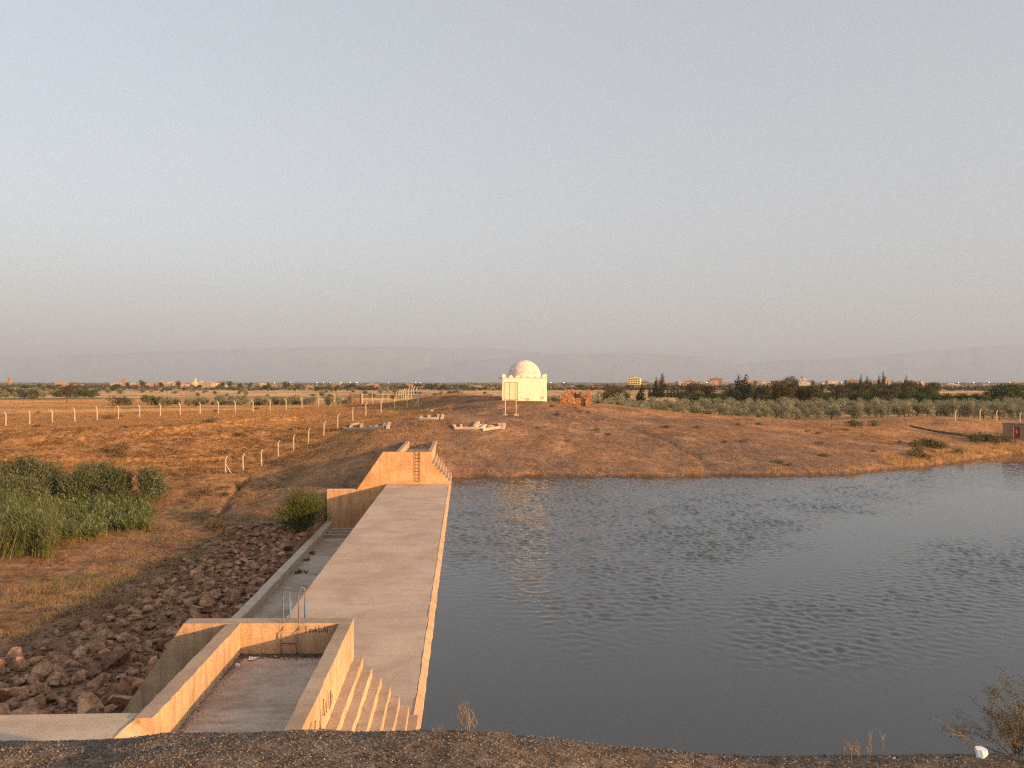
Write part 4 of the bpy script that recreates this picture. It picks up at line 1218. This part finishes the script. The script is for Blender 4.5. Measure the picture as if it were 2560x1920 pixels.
p_ = hit(2135,1068,95,130); plant(LSH[0], p_, 2.0, 0, 'larger dark mounded shrub on the gravel ridge right of centre', 'shrub', None, sz=1.3)
p_ = hit(2185,1066,95,130); plant(LSH[1], p_, 1.2, 0, 'smaller dark shrub right beside the mounded shrub on the ridge', 'shrub', None, sz=1.0)
for u, v, s in ((90,1068,.8),(270,1048,1.0),(300,1042,.8),(350,1035,.7),(523,1058,1.1),(600,1092,.9),(95,1032,.8),(540,1030,.8),(640,1022,.8),(500,1243,1.2),(520,1235,.9),(560,1240,.8),(600,1226,1.0)):
    p_ = hit(u, v, 66, 140); plant(random.choice(DSH+LSH), p_, s, None, 'small dusty shrub on the open ground left of the spillway', 'shrub', 'shrubs on the left bank', sz=s*.6)
p_ = hit(305,1142,88,104); plant(DSH[0], p_, 1.5, 0, 'pale bleached dry shrub on the face of the earth bank', 'shrub', None, sz=1.6)
for u, v in ((535,1320),(545,1330)):
    p_ = hit(u, v, 50, 80); plant(DSH[1], p_, .9, None, 'bleached dry shrub among the stones above the boulder apron', 'shrub', 'dry shrubs above the boulders')

def at_plain(u, D): x = (u-1280)/F*D; return Vector((x, D, Hs(x, D)))
# lone tree and hedges on the left
r = random.Random(5)
pr = tree_proto('acacia_tree', 221, lobes_round(221, 6.2, 6.5, 10, .42), 2600, .40, .16, M['brown_tree'], [(0,0,-.2),(.1,0,1.4),(-.1,.1,2.8)], [.22,.17,.14], 6)
plant(pr, at_plain(166, 250), 1.0, 0, 'lone spreading brown-green tree on the left field', 'tree')
plant(SH[0], at_plain(298,222), 1.7, 0, 'bright green rounded shrub mound behind the left fence', 'shrub', None, sz=1.2)
plant(SH[1], at_plain(318,226), 1.3, 0, 'smaller green shrub touching the bright green mound behind the left fence', 'shrub')
plant(DK[0], at_plain(387,232), .62, 0, 'dark tree rising from a green clump behind the left fence', 'tree')
plant(SH[2], at_plain(370,228), 1.3, 0, 'green shrub at the left foot of the dark tree behind the fence', 'shrub')
plant(SH[3], at_plain(403,230), 1.2, 0, 'green shrub at the right foot of the dark tree behind the fence', 'shrub')
for k in range(60):
    u = r.uniform(415, 885); D = 222+r.uniform(-8,14)+ (u-400)*.02
    plant(r.choice(SH+OL), at_plain(u, D), r.uniform(.55,1.05), None, 'grey-green bush in the hedge line behind the left fence', 'bush', 'hedge bushes behind the left fence', sz=r.uniform(.5,.8))
for k in range(34):
    u = r.uniform(1060, 1262); D = 205+r.uniform(-8,25)
    plant(r.choice(SH+OL), at_plain(u, D), r.uniform(.8,1.2), None, 'green bush in the hedge left of the tomb', 'bush', 'hedge bushes left of the tomb', sz=r.uniform(.7,.9))
for k in range(26):
    u = r.uniform(1368, 1560); D = 190+r.uniform(-8,30)
    plant(r.choice(SH+OL), at_plain(u, D), r.uniform(.8,1.2), None, 'green bush in the hedge right of the tomb', 'bush', 'hedge bushes right of the tomb', sz=r.uniform(.7,1.0))
for k in range(75):
    D = r.choice([330,350,372,395,420,560,600])+r.uniform(-10,10); u = r.uniform(-20, 240 if D < 500 else 330)
    plant(r.choice(SH+OL+DK), at_plain(u, D), r.uniform(.7,1.05), None, 'dark green tree in the planted rows behind the lone tree', 'tree', 'orchard rows on the left plain', sz=r.uniform(.6,.9))
for k in range(120):
    D = 300*math.exp(r.random()*1.3); u = r.uniform(200, 1560)
    if 1240 < u < 1380: continue
    plant(r.choice(SH+SH+OL), at_plain(u, D), r.uniform(.6,1.3), None, 'scattered dark bush on the dry plain', 'bush', 'bushes scattered over the plain', sz=r.uniform(.5,1.0))

# ------------------------------------------------------------------ grove and tree belt on the right
cnt = 0
for row in range(12):
    D = 142+row*5.6
    u = 1480 + row*6
    while u < 2640:
        x = (u-1280)/F*D
        lim = 1560 if row < 4 else 1490
        if cnt < 300 and u > lim + (60 if row > 8 else 0) and not (row == 0 and u < 2140) and not (row == 1 and u < 1900):
            p_ = Vector((x+r.uniform(-.8,.8), D+r.uniform(-1.2,1.2), 0)); p_.z = Hs(p_.x, p_.y)
            plant(r.choice(OL), p_, r.uniform(.42,.80), None, 'silvery olive tree in the grove behind the far bank', 'tree', 'olive grove behind the far bank', sz=r.uniform(.5,.78)); cnt += 1
        u += F*r.uniform(3.3,5.4)/D
for u, D, s, lab in ((1530,205,.78,'dusty brown-green tree left of the olive grove'),(1940,232,1.0,'tall dusty brown tree behind the olive grove'),(1975,236,1.05,'taller of the dusty brown trees behind the olive grove'),(1910,228,.85,'short dusty brown tree behind the olive grove')):
    plant(BR[cnt % 3], at_plain(u, D), s, None, lab, 'tree'); cnt += 1
for u, D, s, w, lab in ((1604,212,.72,1.6,'broad dark conifer left of the twin cypresses'),(1640,330,.93,1.1,'shorter of the twin pointed cypresses left of the orchard'),(1654,332,1.12,1.1,'taller of the twin pointed cypresses left of the orchard'),
    (1845,246,.98,1.5,'left one of two broad dark conifers behind the olive grove'),(1863,250,.98,1.5,'right one of two broad dark conifers behind the olive grove'),(1705,640,.7,1,'lone thin cypress before the distant town'),
    (2055,300,.72,1,'lone dark cypress behind the middle of the olive grove'),(2266,300,.95,1.0,'bent tall conifer in the right row')):
    e = plant(CN[cnt % 3], at_plain(u, D), s*w, None, lab, 'tree', None, sz=s); cnt += 1
for k in range(9):
    plant(CN[k % 3], at_plain(1622+k*9+r.uniform(-3,3), 335), .62, None, 'low dark conifer in the clump at the foot of the twin cypresses', 'tree', 'conifer clump under the twin cypresses', sz=r.uniform(.35,.6))
for u, s in ((2130,.6),(2153,1.0),(2167,.95),(2177,.85),(2188,.55),(2197,1.0),(2209,1.15),(2218,.7),(2230,.8),(2246,.6),(2277,.75),(2300,.8),(2316,.7),(2322,.7),(2335,.55)):
    plant(CN[r.randrange(3)], at_plain(u, 300+r.uniform(-6,6)), s*.9, None, 'narrow dark conifer in the row behind the right of the grove', 'tree', 'conifer row on the right', sz=s)
for k in range(74):
    u = 1706+k*8.6; D = 250+r.uniform(-22,22)
    if u > 2340: break
    plant(r.choice(DK+BR[:1]), at_plain(u+r.uniform(-5,5), D), r.uniform(.8,1.15), None, 'dark green orchard tree behind the silvery olives', 'tree', 'dark orchard belt', sz=r.uniform(.6,.95))
for k in range(26):
    plant(r.choice(DK), at_plain(2345+k*10, 228+r.uniform(-12,12)), r.uniform(.6,.85), None, 'low dark bush behind the right end of the olive grove', 'bush', 'dark bushes right of the orchard', sz=r.uniform(.6,.8))
for u, D, s, lab in ((2490,225,1.45,'big rounded dark tree near the right picture edge'),(2545,228,1.5,'big dark tree cut by the right picture edge'),(2520,222,1.3,'dark tree between the two big ones at the right edge')):
    plant(DK[cnt % 4], at_plain(u, D), s, None, lab, 'tree', None, sz=s*.95); cnt += 1

for k in range(26):
    plant(r.choice(DK+BR), at_plain(2122+k*8.4+r.uniform(-4,4), 284+r.uniform(-10,8)), r.uniform(.7,.95), None, 'dark dusty tree at the foot of the right conifer row', 'tree', 'dusty trees under the conifer row', sz=r.uniform(.65,.95))
for u, D, s_, lab in ((1512,198,.62,'leftmost dusty tree of the belt right of the ruin'),(1562,214,.55,'small dusty tree between the ruin and the broad conifer'),(1548,200,.70,'bushy dusty tree right of the ruin')):
    plant(BR[int(u) % 3], at_plain(u, D), s_, None, lab, 'tree')
# far-off scrub and woods that read as one dark mass
rs = np.random.default_rng(404); nb = 5200
Dw = 620*np.exp(rs.random(nb)*1.75); uw = rs.uniform(-60, 2620, nb); xw = (uw-1280)/F*Dw
keepw = (fbm(xw/260, Dw/150, 405, 3) > -.12) | (Dw > 1900) | ((uw > 1640) & (uw < 1900) & (Dw > 700) & (Dw < 1150))
xw, Dw = xw[keepw], Dw[keepw]; nb = len(xw); sw_ = rs.uniform(1.2, 3.2, nb)*np.clip(Dw/1000, .8, 2.2)
Cw = (np.c_[xw, Dw, H(xw, Dw, False)+sw_*.45][:,None] + rs.normal(0, 1, (nb,16,3))*np.stack([sw_*1.5, sw_*.9, sw_*.38], 1)[:,None]).reshape(-1,3)
Vw, Qw = leaves(Cw, 1.9, 1.3, rs); o = link('far_scrub', npmesh('far_scrub', Vw, Qw), M['farscrub']); tag(o, 'dark far-off scrub and woods before the horizon', 'scrub', kind='stuff')

# ------------------------------------------------------------------ distant town
HM = [m_simple('town_render_%d' % i, c1, c2, .3, .95, 0) for i, (c1, c2) in enumerate((((.30,.18,.13),(.38,.24,.18)),((.36,.26,.20),(.44,.33,.26)),((.50,.43,.34),(.58,.51,.42)),((.22,.145,.11),(.30,.20,.16))))]
M['win'] = m_simple('dark_window', (.03,.025,.02), (.06,.05,.04), 1, .3, 0)
def house(x, D, w, h, d, mat, label, group='houses of the distant town', name='house', tank=False):
    z = Hs(x, D); e = empty(name, (x, D, z), label, 'house', group, random.uniform(-.3,.3))
    mb = MB(); mb.box(-w/2,w/2,0,d,-.5,h); mb.box(-w/2,w/2,0,.2,h,h+.6); mb.box(-w/2,-w/2+.2,.2,d,h,h+.6); mb.box(w/2-.2,w/2,.2,d,h,h+.6)
    if random.random() < .5: mb.box(-w*.3,w*.1,d*.4,d*.8,h,h+2.2)
    mb.build('wall', mat, e)
    nwin = max(1, int(w/4)); nf = max(1, int(h/3))
    for f in range(nf):
        for k in range(nwin):
            if random.random() < .25: continue
            xx = -w/2+w*(k+.5)/nwin; mb = MB(); mb.box(xx-.45,xx+.45,-.06,.02,f*3+1.0,f*3+2.2); mb.build('window', M['win'], e)
    return e
for k in range(46):
    u = r.gauss(450, 110) if k < 34 else r.uniform(60, 1060)
    D = r.uniform(980, 1350)
    house((u-1280)/F*D, D, r.uniform(7,17), r.uniform(3,6.5), r.uniform(7,12), HM[r.choice([0,0,1,1,2])], 'small earth-coloured house of the distant left village', 'houses of the left village')
for k in range(60):
    u = r.uniform(1690, 2330) if k < 46 else r.uniform(1500, 2560)
    D = r.uniform(1150, 1600)
    house((u-1280)/F*D, D, r.uniform(8,20), r.choice([3.2,3.2,6.4,6.4,9.0]), r.uniform(8,14), HM[r.choice([0,0,1,2,3])], 'small reddish house of the distant right town', 'houses of the right town')
def block(u0, u1, vtop, D, nst, ncol, mat, label, name='apartment_block', yaw=0.0):
    x0 = (u0-1280)/F*D; x1 = (u1-1280)/F*D; w = x1-x0; z = Hs(x0, D); h = CAMZ-(vtop-HY)/F*D-z
    e = empty(name, ((x0+x1)/2, D, z), label, 'building', None, yaw)
    mb = MB(); mb.box(-w/2,w/2,0,w*.55,-.5,h); mb.build('wall', mat, e)
    mb = MB(); mb.box(-w/2-.2,w/2+.2,-.2,.15,h,h+.9); mb.box(-w*.1,w*.15,w*.2,w*.4,h,h+2.4); mb.build('parapet', mat, e)
    for f in range(nst):
        for k in range(ncol):
            xx = -w/2+w*(k+.5)/ncol; zz = h*(f+.35)/nst; mb = MB(); mb.box(xx-w/ncol*.26,xx+w/ncol*.26,-.15,.05,zz,zz+h/nst*.42); mb.build('window', M['win'], e)
    return e
M['yellow'] = m_simple('yellow_render', (.72,.55,.27), (.80,.64,.36), .3, .9, 0)
block(1571,1600,946,1180,4,5,M['yellow'],'yellow four-storey apartment block standing alone before the town',yaw=-.35)
block(1603,1622,954,1200,2,3,HM[3],'grey-brown half-built block right of the yellow apartment block')
block(1778,1806,947,1450,4,5,HM[3],'tall brown block in the middle of the distant town')
block(1716,1738,953,1400,2,4,HM[3],'low grey-brown block left of the tall brown one')
block(2118,2150,950,1350,3,5,HM[0],'stepped reddish block behind the conifer row')
block(2001,2015,948,1380,2,2,M['yellow'],'small cream mosque building under the minaret')
def tower(u, vtop, w, D, mat, label, name='tower', cap=True):
    x = (u-1280)/F*D; z = Hs(x, D); h = CAMZ-(vtop-HY)/F*D-z; e = empty(name, (x, D, z), label, 'tower')
    mb = MB(); mb.box(-w/2,w/2,0,w,-.5,h*.8); mb.build('shaft', mat, e)
    mb = MB(); mb.box(-w/2-.25,w/2+.25,-.25,w+.25,h*.8,h*.84); mb.build('gallery', mat, e)
    mb = MB(); mb.box(-w*.28,w*.28,w*.22,w*.78,h*.84,h*.95); mb.tube([(0,w/2,h*.95),(0,w/2,h*.98),(0,w/2,h)], [w*.24,w*.18,.05], 8); mb.build('lantern', mat, e)
    return e
tower(2006,938,3.4,1380,HM[3],'slim dark minaret of the distant town','minaret')
tower(22,942,5.2,1500,HM[0],'stout orange-red tower at the far left horizon')
tower(309,944,3.6,1050,HM[0],'reddish square minaret of the left village','minaret')
tower(488,945,2.6,1100,M['yellow'],'slim pale minaret of the left village','minaret')
for u, D, s in ((356,960,1.15),(320,980,.8),(404,1000,.8),(446,1000,1.0),(430,1050,.7),(556,1000,.95),(572,990,1.0),(600,1050,.7),(625,1060,.8),(670,1000,.8),(712,1000,.95),(720,1005,.8),(2030,1300,1.2),(1995,1330,1.0),(1990,1300,.9)):
    plant(r.choice(DK), at_plain(u, D), s*1.7, None, 'dark round tree among the distant houses', 'tree', 'trees among the distant houses', sz=s*1.8)
# dark far scrub belts
for k in range(150):
    D = r.uniform(640, 1000); u = r.uniform(0, 2560)
    plant(r.choice(SH+DK), at_plain(u, D), r.uniform(1.2,2.4), None, 'dark scrub bush in the belt before the distant town', 'bush', 'scrub belt before the town', sz=r.uniform(.7,1.2))
# palm
def palm():
    p_ = at_plain(1092, 900); e = empty('palm_tree', p_, 'small palm on the horizon left of the tomb', 'tree')
    mb = MB(); mb.tube([(0,0,-.3),(.1,0,3),(0,0,5.4)], [.3,.25,.22], 7); mb.build('trunk', M['bark'], e)
    mb = MB(); rr = random.Random(3)
    for k in range(22):
        a = rr.uniform(0,6.28); el = rr.uniform(-.5,1.2); d = Vector((math.cos(a)*math.cos(el), math.sin(a)*math.cos(el), math.sin(el))); s2 = d.cross(Vector((0,0,1))).normalized()*.22
        b0 = Vector((0,0,5.4)); m1 = b0+d*1.2; t1 = m1+d*.9+Vector((0,0,-.7)); n0 = len(mb.v)
        mb.v += [tuple(b0), tuple(m1-s2), tuple(t1), tuple(m1+s2)]; mb.f.append((n0,n0+1,n0+2,n0+3))
    mb.build('crown', M['conifer'], e)
palm()
# lit street lamps of the towns
def m_emit(name, c, s):
    t = NT(name); e = t.n('ShaderNodeEmission'); e.inputs[0].default_value = (*c,1); e.inputs[1].default_value = s; t.l(e.outputs[0], t.out.inputs[0]); return t.m
EW = m_emit('lamp_white', (1,.95,.85), 6); EY = m_emit('lamp_yellow', (1,.85,.25), 6)
pole = MB().tube([(0,0,-.3),(0,0,5.6),(0,-1.0,6.0)], [.12,.08,.06], 6); pole_me = npmesh('pole', np.array(pole.v), pole.f); pole_me.materials.append(M['steel'])
bm = bmesh.new(); bmesh.ops.create_icosphere(bm, subdivisions=2, radius=.42); hm = {}
for nm, mt in (('w',EW),('y',EY)):
    me = bpy.data.meshes.new('lamp_head'); bm.to_mesh(me); me.materials.append(mt); hm[nm] = me
bm.free()
for u, D, cc in ((687,1150,'y'),(727,1300,'w'),(793,1500,'w'),(809,1500,'w'),(827,1450,'w'),(853,1400,'y'),(876,1500,'w'),(893,1450,'w'),(972,1500,'w'),(1039,1600,'w'),(1051,1600,'w'),(1377,1700,'w'),(1410,1700,'w'),
                 (1712,1400,'w'),(1767,1350,'w'),(1876,1300,'y'),(1900,1400,'w'),(2024,1350,'w'),(2083,1300,'y'),(2103,1300,'y'),(2305,1350,'y'),(2396,1400,'w'),(2434,1500,'w'),(2472,1450,'w'),(2524,1500,'y'),(2547,1450,'w'),(348,1150,'w'),(425,1150,'w')):
    p_ = at_plain(u, D); e = empty('street_lamp', p_, 'tiny lit %s street lamp on the horizon' % ('white' if cc == 'w' else 'yellow'), 'lamp', '%s lamps along the horizon' % ('white' if cc == 'w' else 'yellow'))
    link('pole', pole_me, None, e); o = link('lamp_head', hm[cc], None, e); o.location = (0,-1.0,6.0)

# ------------------------------------------------------------------ foreground on the embankment
def bz(x, y): return float(berm_z(np.array([x]), np.array([y]))[0])
n = 40000
r2 = np.random.default_rng(91)
y = 3.05+1.25*r2.random(n)**1.0; x = r2.uniform(-.72,.72,n)*y; z = berm_z(x, y)
n_ = np.c_[r2.normal(0,.5,(n,2)), np.full(n,.25)]
C = np.c_[x,y,z+.004]; V, Q = leaves(C, .013, .0055, r2, 0, np.c_[r2.normal(size=(n,2)), np.full(n,.15)])
o = link('leaf_litter', npmesh('leaf_litter', V, Q), M['chip']); tag(o, 'brown leaf litter and straw bits on the embankment edge', 'litter', kind='stuff')
n = 7000
y = 3.05+1.3*r2.random(n); x = r2.uniform(-.72,.72,n)*y
o = rubble(np.c_[x,y,berm_z(x,y)+.001], .0015, .005, 'gravel', M['greygravel'], 92); tag(o, 'fine gravel on the embankment edge', 'gravel', kind='stuff')

def dry_stems(u, n, hgt, spread, label, seed):
    rr = random.Random(seed); y0 = 3.62; x0 = (u-1280)/F*y0; e = empty('dry_stalks', (x0, y0, bz(x0,y0)), label, 'stalks')
    for k in range(n):
        p = Vector((rr.uniform(-spread,spread), rr.uniform(-.05,.05), 0)); p.z = bz(x0+p.x, y0+p.y)-bz(x0,y0)-.01
        l = hgt*rr.uniform(.45,1.0); tip = p+Vector((rr.uniform(-.35,.15)*l, rr.uniform(-.1,.1)*l, l)); m_ = p.lerp(tip,.5)+Vector((rr.uniform(.0,.03),0,0))
        mb = MB(); mb.tube([p,m_,tip], [.0022,.0017,.0007], 4)
        for j in range(3):
            q_ = m_.lerp(tip, rr.random()); mb.tube([q_, q_+Vector((rr.uniform(-.02,.03),0,rr.uniform(.02,.04)))], [.0012,.0005], 3)
        mb.build('stalk', M['straw'], e)
dry_stems(1165, 9, .17, .045, 'thin dry stalks on the embankment edge against the dark water', 3)
dry_stems(2165, 12, .12, .10, 'short dry stalks on the embankment edge left of the plastic bag', 4)
dry_stems(1085, 2, .03, .02, 'tiny dry stalks on the embankment edge beside the crest', 5)

def twig_bush():
    y0 = 3.9; u = 2552; x0 = (u-1280)/F*y0; z0 = CAMZ-(1893-HY)/F*y0-.03; z0 = min(z0, bz(x0,y0)+.02)
    e = empty('twiggy_bush', (x0, y0, z0), 'sparse twiggy bush with small leaves at the lower right corner', 'bush')
    rr = random.Random(12); C = []
    mb = MB(); thin = MB()
    def grow(p, d, L, rad, depth):
        n = 4; P = [p]; 
        for k in range(n):
            d = (d+Vector((rr.gauss(0,.16),rr.gauss(0,.16),rr.gauss(0,.12)+.02))).normalized(); P.append(P[-1]+d*L/n)
        (mb if depth < 1 else thin).tube(P, [rad*(1-.7*k/n) for k in range(n+1)], 5)
        if depth >= 1:
            for k in range(7 if depth > 1 else 4):
                q_ = P[rr.randrange(1,n+1)]; C.append(q_+Vector((rr.gauss(0,.012),rr.gauss(0,.012),rr.gauss(0,.012))))
        if depth < 3:
            for k in range(4 if depth < 2 else 3):
                q_ = P[rr.randrange(1,n+1)]; dd = (d+Vector((rr.gauss(0,.6),rr.gauss(0,.6),rr.gauss(0,.45)+.1))).normalized(); grow(q_, dd, L*rr.uniform(.4,.65), rad*.5, depth+1)
    for a, el, L in ((168,28,.62),(150,38,.50),(120,62,.50),(100,70,.48),(80,60,.5),(60,55,.45),(20,40,.5),(176,14,.42),(135,50,.5),(95,50,.4),(110,80,.36),(50,70,.4),(145,66,.55),(90,85,.45)):
        a += rr.uniform(-8,8); c = math.cos(math.radians(el))
        grow(Vector((rr.uniform(-.04,.04),rr.uniform(-.04,.04),0)), Vector((math.cos(math.radians(a))*c, math.sin(math.radians(a))*c*.6, math.sin(math.radians(el)))), L, .0065, 0)
    e.scale = (.54,.54,.48)
    mb.build('branches', M['bark'], e); thin.build('twigs', M['twig'], e)
    r3 = np.random.default_rng(5); V, Q = leaves(np.array(C), .017, .009, r3); link('leaves', npmesh('leaves', V, Q), M['smallleaf'], e)
twig_bush()

def bag(u, vbot, hpx, D, label, seed, cat):
    x0 = (u-1280)/F*D; h = hpx/F*D; z0 = bz(x0, D)
    bm = bmesh.new(); bmesh.ops.create_icosphere(bm, subdivisions=4, radius=1); rr = random.Random(seed)
    pl = [(Vector((rr.gauss(0,1),rr.gauss(0,1),rr.gauss(0,1))).normalized(), rr.uniform(.55,.85)) for _ in range(16)]
    for v in bm.verts:
        c = v.co.copy()
        for d, hh in pl:
            e_ = c.dot(d)
            if e_ > hh: c -= d*(e_-hh)*1.25
        v.co = Vector((c.x*h*.62, c.y*h*.45, (c.z+.75)*h*.58))
    me = bpy.data.meshes.new('bag'); bm.to_mesh(me); bm.free(); o = link('plastic_bag', me, M['plastic']); o.location = (x0, D, z0-.006); tag(o, label, cat)
bag(2457, 1895, 34, 3.58, 'crumpled white plastic bag on the embankment by the twiggy bush', 5, 'bag')
bag(2237, 1895, 9, 3.58, 'tiny white plastic scrap on the embankment edge', 6, 'scrap')
# litter inside the near basin
for k, (b, a, s, lab) in enumerate(((-4.35,-.95,.10,'white litter scrap in the far left corner of the near basin'),(-4.55,-1.35,.09,'white litter scrap along the left wall inside the basin, nearest of the corner litter'),(-4.25,-.8,.06,'small white scrap next to the corner litter in the basin'),(-3.75,-.72,.045,'small white scrap at the left foot of the basin ladder'))):
    rr = random.Random(k); mb = MB(); p = dam(b, a, 2.145)
    V = [(rr.uniform(-1,1)*s*1.5, rr.uniform(-1,1)*s, rr.uniform(0,.9)*s) for _ in range(9)]
    mb.add(V, [(0,1,2),(1,3,4),(2,4,5),(5,6,7),(3,6,8),(0,4,7),(2,8,1)]); o = mb.build('paper_scrap', M['plastic'], None); o.location = p; tag(o, lab, 'litter')
# drift of dirt along the foot of the end wall
n = 2600
bb = r2.uniform(-4.75,-2.12,n); aa = -.47-np.abs(r2.normal(0,.16,n)); P_ = np.array([dam(b,a,2.15) for b,a in zip(bb,aa)])
o = rubble(P_, .006, .026, 'dirt_drift', M['bark'], 95); tag(o, 'dark dirt and leaves drifted against the basin end wall', 'dirt', kind='stuff')
n = 1500
aa = -.6-5.5*r2.random(n)**1.5; bb = -4.76+np.abs(r2.normal(0,.10,n)); P_ = np.array([dam(b,a,2.145) for b,a in zip(bb,aa)])
o = rubble(P_, .004, .016, 'dirt_drift', M['bark'], 96); tag(o, 'dark dirt drifted along the left wall of the basin', 'dirt', kind='stuff')

# ------------------------------------------------------------------ dusty evening air
mb = MB(); mb.box(-36000,36000,-3000,31000,-7,1520)
t = NT('haze_air'); t.t.nodes.remove(t.b)
v_ = t.n('ShaderNodeVolumePrincipled'); v_.inputs['Color'].default_value = (.61,.755,1.0,1); v_.inputs['Density'].default_value = 7.5e-5; v_.inputs['Anisotropy'].default_value = 0.0
t.l(v_.outputs[0], t.out.inputs['Volume'])
o = mb.build('haze', t.m, None); tag(o, 'thin dusty evening haze over the whole plain', 'haze', kind='stuff')
